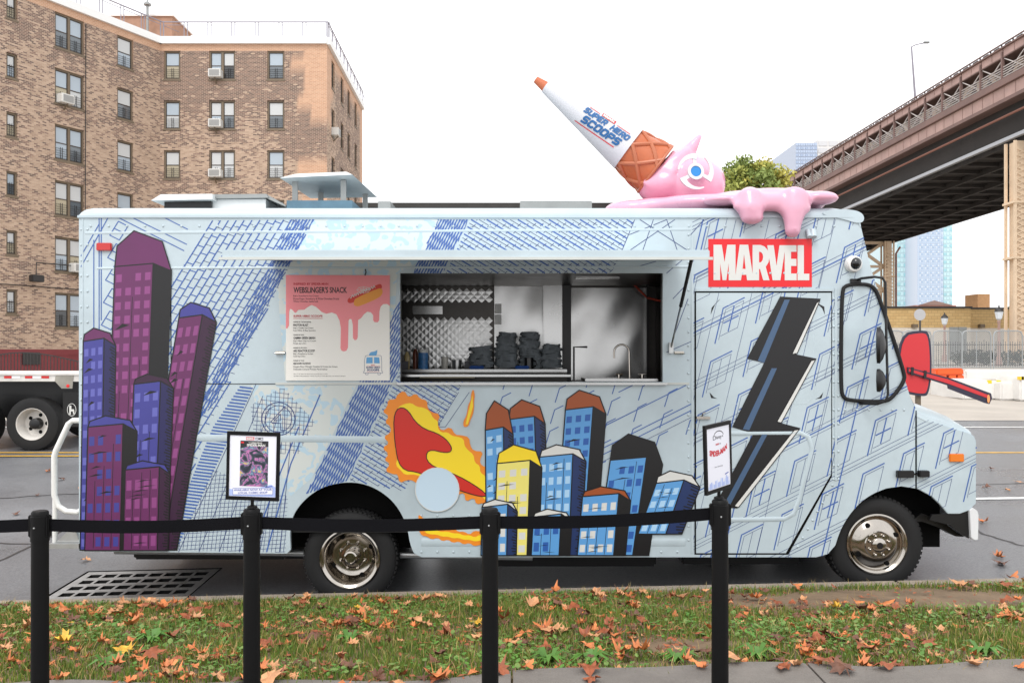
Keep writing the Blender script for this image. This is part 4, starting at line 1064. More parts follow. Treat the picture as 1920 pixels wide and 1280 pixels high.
def wrapper_mat():
    m = mat('paper_wrapper', (208, 209, 214), .5); nt = m.node_tree; b = nt.nodes['Principled BSDF']
    tc = nt.nodes.new('ShaderNodeTexCoord'); v = nt.nodes.new('ShaderNodeTexVoronoi'); v.inputs['Scale'].default_value = 70; v.inputs['Randomness'].default_value = 0
    nt.links.new(tc.outputs['Object'], v.inputs['Vector']); bp = nt.nodes.new('ShaderNodeBump'); bp.inputs['Strength'].default_value = .15; bp.inputs['Distance'].default_value = .002
    nt.links.new(v.outputs['Distance'], bp.inputs['Height']); nt.links.new(bp.outputs[0], b.inputs['Normal']); return m
wrap = cone_band(.1, .78, .012, m=20).build('paper_wrapper', wrapper_mat(), sculpt, smooth=True)
cone_band(.76, 1.0, -.008).build('waffle_cone', WAF, sculpt, smooth=True)
for k in range(6):
    for sg in (1, -1):
        mb = MB(); pts = [cone_pt(.785+.213*i/10, 2*math.pi*k/6+sg*(i/10)*1.2, -.006) for i in range(11)]
        mb.tube(pts, .02, 8); mb.build('waffle_ridge', WAFR, sculpt, smooth=True)
mb = MB(); mb.tube([cone_pt(.997, 2*math.pi*j/40, .0) for j in range(40)], .014, 8, closed=True); mb.build('cone_rim', WAFR, sculpt, smooth=True)
# lettering wrapped on the cone: t along, w metres across
def K(u, v, d): return cone_pt(u, v/cr(u), .0155+d)
SBL = mat('logo_blue', (26, 92, 150), .45); LRED = mat('logo_red', (206, 40, 48), .45)
GLY = {'S': [[(1,1),(.12,1),(0,.88),(0,.62),(.12,.5),(.88,.5),(1,.38),(1,.12),(.88,0),(0,0)]], 'U': [[(0,1),(0,.14),(.14,0),(.86,0),(1,.14),(1,1)]], 'P': [[(0,-.1),(0,1),(.86,1),(1,.86),(1,.55),(.86,.42),(0,.42)]],
       'E': [[(1,1),(0,1),(0,0),(1,0)], [(0,.5),(.85,.5)]], 'R': [[(0,-.1),(0,1),(.86,1),(1,.86),(1,.55),(.86,.42),(0,.42)], [(.5,.42),(1,-.08)]], 'H': [[(0,1.1),(0,-.1)], [(1,1.1),(1,-.1)], [(0,.5),(1,.5)]],
       'O': [[(0,.14),(0,.86),(.14,1),(.86,1),(1,.86),(1,.14),(.86,0),(.14,0),(0,.14)]], 'C': [[(1,.8),(1,.88),(.88,1),(.14,1),(0,.86),(0,.14),(.14,0),(.88,0),(1,.12),(1,.2)]]}
def cone_text(name, s_, t0, t1, w0, w1, m):
    """square techno capitals wrapped on the cone"""
    n = len(s_); cell = (t1-t0)/n; hw = (w1-w0); lw = hw*.27
    for i, ch in enumerate(s_):
        if ch == ' ': continue
        out = MB()
        for path in GLY[ch]:
            pts = [((t0+cell*(i+.14+.66*x))*CL_+.2*hw*y, w0+lw/2+(hw-lw)*y) for x, y in path]
            for a_, b_ in zip(pts, pts[1:]):
                k_ = max(1, int(math.hypot(b_[0]-a_[0], b_[1]-a_[1])/.02))
                for q in range(k_):
                    p_ = (a_[0]+(b_[0]-a_[0])*q/k_, a_[1]+(b_[1]-a_[1])*q/k_); r_ = (a_[0]+(b_[0]-a_[0])*(q+1)/k_, a_[1]+(b_[1]-a_[1])*(q+1)/k_)
                    seg_quad(out, p_, r_, lw, lambda u, v, dd: K(u/CL_, v, dd), .002+random.uniform(0, 5e-4), .3)
        out.build(name, m, wrap, fixn=False)
cone_text('wrapper_letter', 'SUPER HERO', .40, .745, -.008, .048, SBL)
cone_text('wrapper_letter', 'SCOOPS', .42, .715, -.092, -.02, SBL)
def cone_line(a, b, w0, wid, m, nm='wrapper_line'):
    mb = MB()
    for i in range(9):
        t = a+(b-a)*i/8; mb.v += [K(t, w0-wid/2, .002), K(t, w0+wid/2, .002)]
    mb.f = [(2*i, 2*i+2, 2*i+3, 2*i+1) for i in range(8)]; mb.build(nm, m, wrap, fixn=False)
cone_line(.39, .70, -.114, .009, LRED); cone_line(.42, .50, .062, .006, LRED); cone_line(.635, .735, .062, .006, LRED)
cone_line(.515, .615, .073, .036, LRED, 'wrapper_badge')
mb = MB(); brand_letters(mb, lambda u, v, d: K(u, v, .0035-d*.5), 0, .521, .609, .086, .060); mb.build('badge_lettering', MWHT, wrap, fixn=False)

# melted scoop and puddle: ellipsoids fused by a voxel remesh
def blob(name, balls, tubes, voxel, parent, m, smooth_it=8):
    mb = MB()
    for (c, rx, ry, rz) in balls:
        k0 = len(mb.v); n, mm_ = 28, 14; flat_ = rz < .1 and rx > .2
        mb.v.append((c[0], c[1], c[2]+rz))
        for i in range(1, mm_):
            for j in range(n):
                a, b = math.pi*i/mm_, 2*math.pi*j/n
                q = math.sin(a)**(.4 if flat_ else 1); mb.v.append((c[0]+rx*q*math.cos(b), c[1]+ry*q*math.sin(b), c[2]+rz*math.cos(a)))
        mb.v.append((c[0], c[1], c[2]-rz)); e = len(mb.v)-1
        for j in range(n):
            mb.f.append((k0, k0+1+j, k0+1+(j+1) % n)); mb.f.append((e, k0+1+(mm_-2)*n+(j+1) % n, k0+1+(mm_-2)*n+j))
            for i in range(mm_-2): mb.f.append((k0+1+i*n+j, k0+1+(i+1)*n+j, k0+1+(i+1)*n+(j+1) % n, k0+1+i*n+(j+1) % n))
    for pts, r in tubes: mb.tube(pts, r, 14)
    o = mb.build(name, m, parent)
    md = o.modifiers.new('fuse', 'REMESH'); md.mode = 'VOXEL'; md.voxel_size = voxel; md.use_smooth_shade = True
    sm = o.modifiers.new('soften', 'SMOOTH'); sm.factor = .6; sm.iterations = smooth_it
    dg = bpy.context.evaluated_depsgraph_get(); me = bpy.data.meshes.new_from_object(o.evaluated_get(dg))
    o.modifiers.clear(); o.data = me
    me.polygons.foreach_set('use_smooth', [True]*len(me.polygons))
    if not me.materials: me.materials.append(m)
    return o
zt = tz(388)+.03
balls = [(C(1298, 350, .0), .30, .38, .29), (C(1322, 348, -.02), .18, .3, .22), (C(1245, 350, 0), .26, .3, .17), (C(1250, 330, 0), .16, .2, .15)]
# foot of the scoop meets the cone rim
tubes = [([base+axis*.02, base+axis*.16], [R1-.01, .3]),
         ([C(1245, 330, -.05), C(1272, 304, -.1), C(1294, 280, -.12), C(1309, 258, -.13)], [.13, .095, .06, .022]),
         ([C(1205, 355, -.16), C(1232, 332, -.2), C(1262, 308, -.2), C(1285, 290, -.17)], [.05, .06, .06, .05])]
PZ = tz(388)+.095
for X_, Yo, rx, ry, zo in ((1.42, .82, .5, .45, .0), (1.75, .75, .6, .55, .004), (2.1, .72, .52, .74, .006), (2.42, .62, .36, .62, .004), (1.15, .7, .3, .28, -.02)):
    balls.append(((X_, D+Yo, PZ+zo), rx, ry, .085))
# lip over the near edge, then two drips down the side
def E(px, py, d): p = T(px, py, d); return Vector((p[0]*(D+d)/D, p[1], CAMZ+(p[2]-CAMZ)*(D+d)/D))
for X_, Yo, rx, ry, zo in ((2.22, .16, .34, .22, -.004), (2.5, .28, .25, .24, -.006)):
    balls.append(((X_, D+Yo, PZ+zo), rx, ry, .08))
tubes += [([E(1405, 366, .05), E(1405, 372, -.03), E(1408, 395, -.07), E(1410, 408, -.075)], [.08, .12, .11, .085]), ([E(1488, 366, .05), E(1488, 374, -.03), E(1488, 395, -.07), E(1487, 415, -.08), E(1486, 432, -.08)], [.08, .14, .105, .08, .06])]
balls += [(E(1410, 408, -.075), .1, .085, .06), (E(1486, 430, -.08), .07, .07, .075), (E(1448, 380, -.03), .34, .09, .075), (E(1535, 372, .06), .17, .14, .06), (E(1405, 386, -.06), .15, .07, .06), (E(1488, 390, -.07), .15, .07, .08), (E(1360, 376, .1), .2, .14, .05)]
blob('melted_ice_cream', balls, tubes, .016, sculpt, PINK, 16)
# round medallion
em = empty('medallion', C(1304, 322, -.42), parent=sculpt); MY = CY-.475
SIL = mat('silver_paint', (214, 216, 218), .3, .35); EBL = mat('medallion_blue', (40, 130, 200), .25)
def Mp(a, b, d): p = Vector(((1304-960)*MY/F, MY, CAMZ-(322-660)*MY/F)); return (p.x+a*1.02, p.y+d+a*.16+b*.12, p.z+b*1.02)
def ring(r0, r1, a0, a1, n=20): return [(r1*math.cos(R(a0+(a1-a0)*i/n)), r1*math.sin(R(a0+(a1-a0)*i/n))) for i in range(n+1)] + [(r0*math.cos(R(a1-(a1-a0)*i/n)), r0*math.sin(R(a1-(a1-a0)*i/n))) for i in range(n+1)]
for a0 in (85, 205, 325):
    mb = MB()
    n = 20; P = []
    for i in range(n+1):
        a = a0+(100-8)*i/n; P.append((.164*math.cos(R(a)), .164*math.sin(R(a))))
    for i in range(n+1):
        a = a0+92-(92)*i/n; w = .108; P.append(((w+.045*(1-i/n)) * math.cos(R(a)), (w+.045*(1-i/n))*math.sin(R(a))))
    mb.prism(P, Mp, -.02, .012); mb.build('arc_blade', SIL, em, bevel=.004)
    mb = MB(); am = a0+10; mb.prism([(.07*math.cos(R(am-12)), .07*math.sin(R(am-12))), (.122*math.cos(R(am-9)), .122*math.sin(R(am-9))), (.122*math.cos(R(am+7)), .122*math.sin(R(am+7))), (.07*math.cos(R(am+12)), .07*math.sin(R(am+12)))], Mp, -.014, .008); mb.build('spoke', SIL, em)
mb = MB(); mb.prism(circ(0, 0, .075, 36), Mp, -.024, .02, [circ(0, 0, .048, 36)]); mb.build('hub_ring', SIL, em, bevel=.003)
mb = MB(); mb.prism(circ(0, 0, .047, 36), Mp, -.018, .02); mb.build('hub_lens', EBL, em)

# ------------------------------------------------------------------ stanchions with belts and sign frames
PY_ = 3.27; ps = F/PY_
def P(px, py, d=0.0): return Vector(((px-960)*PY_/F, PY_+d, CAMZ-(py-660)*PY_/F))
SBK = mat('stanchion_black', (9, 9, 10), .5, var=.1, vscale=8, spec=.2)
BELT = mat('belt_webbing', (13, 13, 17), .9, bump=.2, bscale=400, spec=.15)
posts = [(-330, 957), (75, 957), (472, 953), (919, 952), (1350, 936)]
pl = [None, 'leftmost black stanchion at the left edge of the photo', 'black stanchion carrying the comic cover sign', 'plain black stanchion between the two sign stanchions', 'black stanchion carrying the tall narrow streaming sign']
for i, (px, py) in enumerate(posts):
    if i == 0: continue
    p = P(px, py); zb = walk_z(p.x)+.012
    r = empty('stanchion', (p.x, PY_, zb), pl[i], 'stanchion', 'black belt stanchions along the sidewalk')
    mb = MB(); mb.lathe((p.x, PY_, zb), (0,0,1), [(0, 0), (0, .17), (.012, .17), (.025, .15), (.034, .04), (.04, .033), (p.z-zb-.115, .031), (p.z-zb-.115, 0)], 32); mb.build('post', SBK, r, smooth=True)
    mb = MB(); mb.lathe((p.x, PY_, zb), (0,0,1), [(p.z-zb-.115, .0), (p.z-zb-.115, .0335), (p.z-zb-.02, .0335), (p.z-zb-.018, .031), (p.z-zb-.006, .031), (p.z-zb, .026), (p.z-zb, 0)], 32); mb.build('belt_head', SBK, r, smooth=True)
    for s_ in (-1, 1):
        if i == 4 and s_ == 1: pass
        mb = MB(); mb.box(p.x+s_*.028-.012, p.x+s_*.028+.012, PY_-.014, PY_+.014, p.z-.1, p.z-.015); mb.build('belt_clip', SBK, r, bevel=.004)
    mb = MB(); mb.lathe((p.x-.004, PY_-.0335, p.z-.06), (0,-1,0), [(0, .0035), (.003, .003), (.0035, 0)], 10); mb.build('screw', ALU, r)
bl = ['black belt leaving the leftmost stanchion to the left', 'black belt stretched from the leftmost stanchion to the comic sign', 'black belt crossing in front of the rear wheel', 'black belt stretched below the blue skyline mural']
for i, ((xa_, ya_), (xb_, yb_)) in enumerate(zip(posts, posts[1:])):
    mb = MB(); a, b = P(xa_, ya_), P(xb_, yb_); n = 24
    for k in range(n+1):
        t = k/n; x = a.x+.036+(b.x-a.x-.072)*t; z = a.z-.055+(b.z-a.z)*t-.011*math.sin(math.pi*t); tw_ = .0012*math.sin(k*.45+i)
        mb.v += [(x, PY_-.001+tw_, z-.024), (x, PY_+.001+tw_, z-.024), (x, PY_+.001-tw_, z+.024), (x, PY_-.001-tw_, z+.024)]
    for k in range(n):
        for j in range(4): mb.f.append((4*k+j, 4*k+(j+1) % 4, 4*k+4+(j+1) % 4, 4*k+4+j))
    mb.build('barrier_belt', BELT, label=bl[i], cat='belt', group='belts between the stanchions')

PAPER = mat('sign_paper', (226, 227, 236), .35)
def post_sign(px, py, w, h, roll, yaw, label):
    """frame on a short rod; returns root and a mapping from sign coordinates (0..1, y down) to its own space"""
    p = P(px, py); root = empty('sign_frame', p, label, 'sign', 'sign frames on the stanchions')
    rot = Matrix.Rotation(R(yaw), 4, 'Z') @ Matrix.Rotation(R(roll), 4, 'Y')
    def m(u, v, d): q = rot @ Vector(((u-.5)*w, d, .028+h*(1-v))); return (p.x+q.x, p.y+q.y, p.z+q.z)
    mb = MB(); mb.tube([p+Vector((0,0,-.002)), p+Vector((0,0,.03))], .0065, 10); mb.lathe(p, (0,0,1), [(0, .02), (.006, .018), (.01, .008)], 16); mb.build('rod', SBK, root)
    e, f = .055*.2/w, .055*.26/h
    mb = MB(); mb.prism([(0,0),(1,0),(1,1),(0,1)], m, -.006, .006, [[(e,f),(1-e,f),(1-e,1-f),(e,1-f)]]); mb.build('frame', SBK, root)
    mb = MB(); mb.prism([(e,f),(1-e,f),(1-e,1-f),(e,1-f)], m, -.003, .003); pg = mb.build('poster', PAPER, root)
    return root, pg, m
# comic cover poster: title lettering and a plain coloured cover
r1, pg1, m1 = post_sign(473, 951, .207, .262, 1.2, -5, 'black framed comic cover poster on the second stanchion')
mb = MB(); mb.fill([(.36,.075),(.52,.075),(.52,.12),(.36,.12)], m1, -.0034); mb.build('poster_badge', LRED, pg1, fixn=False)
mb = MB(); brand_letters(mb, lambda u, v, d: m1(u, v, -.0036+d*.02), 0, .37, .51, .082, .113); mb.build('poster_badge_lettering', MWHT, pg1, fixn=False)
mb = MB(); text(mb, 'COMICS', .535, .69, .078, .118, m1, -.0034, .03); mb.build('poster_heading', MTXT, pg1, fixn=False)
def cover_mat():
    m = bpy.data.materials.new('cover_abstract'); m.use_nodes = True; nt = m.node_tree; b = nt.nodes['Principled BSDF']
    tc = nt.nodes.new('ShaderNodeTexCoord'); n = nt.nodes.new('ShaderNodeTexNoise'); n.inputs['Scale'].default_value = 26; n.inputs['Detail'].default_value = 3; n.inputs['Distortion'].default_value = 1.2
    nt.links.new(tc.outputs['Object'], n.inputs['Vector']); cr_ = nt.nodes.new('ShaderNodeValToRGB'); e = cr_.color_ramp.elements
    e[0].position = .32; e[0].color = (*lin((24,26,36)), 1); e[1].position = .72; e[1].color = (*lin((80,160,190)), 1)
    for p_, c_ in ((.42, (40,46,60)), (.48, (70,84,96)), (.53, (196,120,176)), (.56, (70,60,96)), (.61, (110,150,176)), (.66, (220,170,70))):
        q = e.new(p_); q.color = (*lin(c_), 1)
    nt.links.new(n.outputs['Fac'], cr_.inputs['Fac']); nt.links.new(cr_.outputs[0], b.inputs['Base Color']); b.inputs['Roughness'].default_value = .35
    return m
mb = MB(); mb.fill([(.255,.13),(.79,.13),(.79,.795),(.255,.795)], m1, -.0034); mb.build('cover_print', cover_mat(), pg1, fixn=False)
mb = MB(); mb.fill([(.255,.13),(.79,.13),(.79,.215),(.52,.19),(.3,.235),(.255,.25)], m1, -.0036); mb.build('cover_title_band', MTXT, pg1, fixn=False)
mb = MB(); text(mb, 'AMAZING', .46, .67, .148, .17, m1, -.004, .03); text(mb, 'THE', .41, .45, .15, .165, m1, -.004, .02); text(mb, 'SPIDER-MAN', .38, .73, .175, .212, m1, -.004, .04); mb.build('cover_title', MWHT, pg1, fixn=False)
mb = MB(); mb.fill([(.265,.145),(.325,.145),(.325,.17),(.265,.17)], m1, -.004); mb.build('cover_badge', LRED, pg1, fixn=False)
LAV = mat('poster_lavender', (170, 186, 232), .4); PBL = mat('poster_blue', (70, 90, 170), .4)
mb = MB(); mb.fill([(.06,.94),(.06,.84),(.2,.86),(.3,.83),(.5,.85),(.75,.78),(.86,.76),(.94,.80),(.94,.94)], m1, -.0033); mb.build('poster_skyline', LAV, pg1, fixn=False)
mb = MB(); mb.fill([(.13,.832),(.89,.805),(.89,.905),(.13,.925)], m1, -.0038); mb.build('poster_caption_box', PAPER, pg1, fixn=False)
mb = MB(); sk1 = lambda u, v, d: m1(u, v-.028*(u-.13)/.76, d)
text(mb, 'AVAILABLE NOW AT YOUR', .15, .875, .842, .872, sk1, -.0042, .02); text(mb, 'LOCAL COMIC SHOP', .23, .79, .885, .914, sk1, -.0042, .02); stroke(mb, [(.13,.832),(.89,.805),(.89,.905),(.13,.925)], .006, m1, -.0042, True)
mb.fill([(.75,.795),(.88,.775),(.88,.785),(.75,.805)], m1, -.0046); mb.build('poster_caption', PBL, pg1, fixn=False)
# streaming poster
r2, pg2, m2 = post_sign(1348, 934, .195, .262, -3, 47, 'narrow angled framed streaming poster on the rightmost stanchion')
mb = MB(); text(mb, 'D', .30, .42, .175, .235, m2, -.0036); text(mb, 'isney', .43, .63, .178, .245, m2, -.0036); text(mb, '+', .64, .70, .185, .215, m2, -.0036)
stroke(mb, circ(.52, .2, .19, 20, 200, 345, .085), .012, m2, -.0036); text(mb, 'Now Streaming', .34, .65, .622, .645, m2, -.0036); text(mb, '2000', .54, .60, .297, .312, m2, -.0036, .02); mb.build('poster_text', MTXT, pg2, fixn=False)
mb = MB()
arcm = lambda u, v, d: m2(u, v+.05*(1-((u-.5)/.35)**2)-.028*(u-.5)*2, d)
V_, Fc = text2d('SPIDER-MAN', .05, 0.0); mb.add([arcm(.16+.68*p[0], .425-.085*p[1], -.0037) for p in V_], Fc); text(mb, 'MARVEL', .40, .53, .292, .318, m2, -.0037, .04); mb.build('poster_title', mat('poster_red', (200,34,52), .4), pg2, fixn=False)
for k in range(16):
    u0 = .08+.84*k/16; hgt = .04+.10*abs(math.sin(k*2.3))*(.5+.6*k/16)
    mb = MB(); mb.fill([(u0,.935),(u0,.935-hgt),(u0+.046,.935-hgt-.006),(u0+.046,.935)], m2, -.0035); mb.build('poster_tower', LAV if k % 3 else mat('poster_pale', (200,212,240), .4), pg2, fixn=False)
mb = MB(); mb.fill([(.73,.765),(.87,.75),(.87,.762),(.73,.782)], m2, -.0039); mb.build('poster_stripe', PBL, pg2, fixn=False)

# ------------------------------------------------------------------ flatbed trailer on the far side of the street
FY = 16.0
def Q(px, py, d=0.0): return Vector(((px-960)*FY/F, FY+d, CAMZ-(py-660)*FY/F))
flat = empty('flatbed_trailer', (Q(60, 838).x, FY+1.2, ground_z(-9, FY)), 'grey flatbed trailer with red and white tape behind the truck', 'trailer')
TGR = mat('trailer_grey', (150, 146, 136), .6, var=.2, vscale=4); TWH = mat('trailer_white', (214, 210, 204), .6, var=.15)
mb = MB(); mb.prism([(-700,700),(152,700),(152,703),(-700,703)], Q, -.02, 2.4); mb.prism([(-700,703),(150,703),(150,715),(-700,715)], Q, 0, 2.3); mb.build('deck', TWH, flat)
mb = MB(); mb.prism([(-700,715),(104,715),(116,728),(136,728),(138,703.5),(105,703.5),(103,714.5),(-700,714.5)], Q, -.012, -.002); mb.build('side_rail', TGR, flat)
mb = MB(); mb.prism([(-700,716),(140,716),(140,745),(-700,745)], Q, .9, 1.5); mb.prism([(-120,745),(120,745),(120,790),(-120,790)], Q, .95, 1.4); mb.build('chassis', BLKM, flat)
rt, wtp = mat('tape_red', (206, 30, 28), .4), mat('tape_white', (236, 236, 236), .4)
for k in range(-8, 2):
    a = 47+ (k-1)*39+0
    mb = MB(); mb.prism([(a,704.5),(a+14,704.5),(a+14,709),(a,709)], Q, -.006, -.001); mb.build('red_tape', rt, flat)
    mb = MB(); mb.prism([(a+14.2,704.5),(a+30,704.5),(a+30,709),(a+14.2,709)], Q, -.006, -.001); mb.build('white_tape', wtp, flat)
mb = MB(); mb.prism([(78,704.5),(92,704.5),(92,709),(78,709)], Q, -.006, -.001); mb.build('red_tape', rt, flat)
mb = MB(); mb.lathe(Q(128, 723), (0,-1,0), [(0, .03), (.02, .03), (.025, 0)], 16); mb.build('marker_lamp', mat('lamp_red', (230,40,40), .3), flat)
mb = MB(); mb.prism([(117,735),(150,735),(150,800),(117,800)], Q, .02, .05); flap = mb.build('mudflap', RUB, flat)
mb = MB(); mb.fill(circ(133.5,768,8.6,28,ry=12), Q, .016, [circ(133.5,768,7.6,28,ry=11)]); mb.fill([(129,760),(133,760),(133,767),(138,767),(139,776),(136,776),(136,771),(132,771),(132,777),(129,777)], Q, .016); mb.build('mudflap_emblem', MWHT, flap, fixn=False)
for px in (57, -60):
    for dd, fn in ((.05, True), (2.0, False)):
        c = Q(px, 787, dd); c.z = ground_z(c.x, c.y)+.5
        w = empty('wheel', c, parent=flat)
        mb = MB(); mb.lathe(c, (0,-1,0), [(-.35, .3), (-.35, .46), (-.3, .5), (-.04, .5), (-.01, .485), (.0, .45), (.01, .38), (.0, .305), (-.35, .3)], 56); mb.build('tyre', RUB, w, smooth=True)
        mb = MB(); mb.lathe(c, (0,-1,0), [(-.02, .305), (.004, .302), (.0, .29), (-.03, .28), (-.1, .265), (-.2, .24), (-.21, .12), (-.2, 0)], 48); mb.build('rim', TWH, w, smooth=True)
        mb = MB(); mb.lathe(c, (0,-1,0), [(-.2, .11), (-.08, .1), (-.06, .06), (-.06, 0)], 20); mb.build('hub', BLKM, w, smooth=True)
        for k in range(5):
            a = 2*math.pi*k/5; mb = MB(); mb.lathe(c+Vector((.17*math.cos(a), 0, .17*math.sin(a))), (0,-1,0), [(-.212, .035), (-.2, .035), (-.199, 0)], 12); mb.build('rim_hole', GAP, w)

# ------------------------------------------------------------------ brick apartment block
def brick_mat():
    m = bpy.data.materials.new('brickwork'); m.use_nodes = True; nt = m.node_tree; b = nt.nodes['Principled BSDF']
    uv = nt.nodes.new('ShaderNodeUVMap'); uv.uv_map = 'wall'
    bk = nt.nodes.new('ShaderNodeTexBrick'); bk.inputs['Scale'].default_value = 1; bk.inputs['Brick Width'].default_value = .21; bk.inputs['Row Height'].default_value = .07
    bk.inputs['Mortar Size'].default_value = .009; bk.inputs['Mortar Smooth'].default_value = .2; bk.squash = 1
    bk.inputs['Color1'].default_value = (*lin((208, 176, 152)), 1); bk.inputs['Color2'].default_value = (*lin((96, 78, 74)), 1); bk.inputs['Mortar'].default_value = (*lin((186, 166, 148)), 1)
    nt.links.new(uv.outputs[0], bk.inputs['Vector'])
    # soot-dark brick fields: a painted-in mask, stronger towards the top storey of the middle front
    at_ = nt.nodes.new('ShaderNodeAttribute'); at_.attribute_name = 'dark'
    n = nt.nodes.new('ShaderNodeTexNoise'); n.inputs['Scale'].default_value = .55; n.inputs['Detail'].default_value = 4; nt.links.new(uv.outputs[0], n.inputs['Vector'])
    ad = nt.nodes.new('ShaderNodeMath'); ad.operation = 'MULTIPLY_ADD'; ad.inputs[1].default_value = .5; nt.links.new(n.outputs['Fac'], ad.inputs[0]); nt.links.new(at_.outputs['Fac'], ad.inputs[2])
    mr = nt.nodes.new('ShaderNodeMapRange'); mr.inputs['From Min'].default_value = .2; mr.inputs['From Max'].default_value = 1.0; mr.inputs['To Min'].default_value = -.38; mr.inputs['To Max'].default_value = .42
    def M(op, a, b=None):
        q = nt.nodes.new('ShaderNodeMath'); q.operation = op
        for k_, v_ in enumerate((a, b)):
            if v_ is None: continue
            if isinstance(v_, (int, float)): q.inputs[k_].default_value = v_
            else: nt.links.new(v_, q.inputs[k_])
        return q.outputs[0]
    sx = nt.nodes.new('ShaderNodeSeparateXYZ'); nt.links.new(uv.outputs[0], sx.inputs[0])
    row = M('FLOOR', M('DIVIDE', sx.outputs[1], .07)); even = M('SUBTRACT', 1.0, M('FLOORED_MODULO', row, 2.0))
    colm = M('FLOOR', M('DIVIDE', M('ADD', sx.outputs[0], M('MULTIPLY', even, .105)), .21))
    cb_ = nt.nodes.new('ShaderNodeCombineXYZ'); nt.links.new(colm, cb_.inputs[0]); nt.links.new(row, cb_.inputs[1])
    wn = nt.nodes.new('ShaderNodeTexWhiteNoise'); wn.noise_dimensions = '2D'; nt.links.new(cb_.outputs[0], wn.inputs['Vector'])
    prob = nt.nodes.new('ShaderNodeMapRange'); prob.inputs['From Min'].default_value = .25; prob.inputs['From Max'].default_value = 1.05; prob.inputs['To Min'].default_value = .1; prob.inputs['To Max'].default_value = .95
    nt.links.new(ad.outputs[0], prob.inputs['Value'])
    isd = M('LESS_THAN', wn.outputs['Value'], prob.outputs[0])
    rmp = nt.nodes.new('ShaderNodeValToRGB'); sc_ = nt.nodes.new('ShaderNodeSeparateColor'); nt.links.new(wn.outputs['Color'], sc_.inputs[0]); nt.links.new(sc_.outputs[1], rmp.inputs['Fac'])
    rmp.color_ramp.elements[0].color = (*lin((160, 134, 114)), 1); rmp.color_ramp.elements[1].color = (*lin((192, 166, 144)), 1)
    rm2 = nt.nodes.new('ShaderNodeValToRGB'); nt.links.new(sc_.outputs[2], rm2.inputs['Fac']); rm2.color_ramp.elements[0].color = (*lin((94, 78, 72)), 1); rm2.color_ramp.elements[1].color = (*lin((136, 108, 94)), 1)
    m1_ = nt.nodes.new('ShaderNodeMix'); m1_.data_type = 'RGBA'; nt.links.new(isd, m1_.inputs['Factor']); nt.links.new(rmp.outputs[0], m1_.inputs[6]); nt.links.new(rm2.outputs[0], m1_.inputs[7])
    nt.links.new(m1_.outputs[2], bk.inputs['Color1']); nt.links.new(m1_.outputs[2], bk.inputs['Color2'])
    # newer orange brick
    bk2 = nt.nodes.new('ShaderNodeTexBrick')
    for k in ('Scale', 'Brick Width', 'Row Height', 'Mortar Size', 'Mortar Smooth'): bk2.inputs[k].default_value = bk.inputs[k].default_value
    bk2.inputs['Color1'].default_value = (*lin((204, 160, 130)), 1); bk2.inputs['Color2'].default_value = (*lin((186, 142, 114)), 1); bk2.inputs['Mortar'].default_value = (*lin((212, 186, 162)), 1)
    nt.links.new(uv.outputs[0], bk2.inputs['Vector'])
    a2 = nt.nodes.new('ShaderNodeAttribute'); a2.attribute_name = 'fresh'
    mix = nt.nodes.new('ShaderNodeMix'); mix.data_type = 'RGBA'; nt.links.new(a2.outputs['Fac'], mix.inputs['Factor']); nt.links.new(bk.outputs['Color'], mix.inputs[6]); nt.links.new(bk2.outputs['Color'], mix.inputs[7])
    nt.links.new(mix.outputs[2], b.inputs['Base Color']); b.inputs['Roughness'].default_value = .9
    bp = nt.nodes.new('ShaderNodeBump'); bp.inputs['Strength'].default_value = .4; bp.inputs['Distance'].default_value = .01; bp.invert = True
    nt.links.new(bk.outputs['Fac'], bp.inputs['Height']); nt.links.new(bp.outputs[0], b.inputs['Normal'])
    return m
BRICK = brick_mat()
ZB, ZT = .9, 18.74
bl_root = empty('apartment_block', (-17, 46, ZB), 'tan and dark brick apartment block with rows of sash windows', 'building')
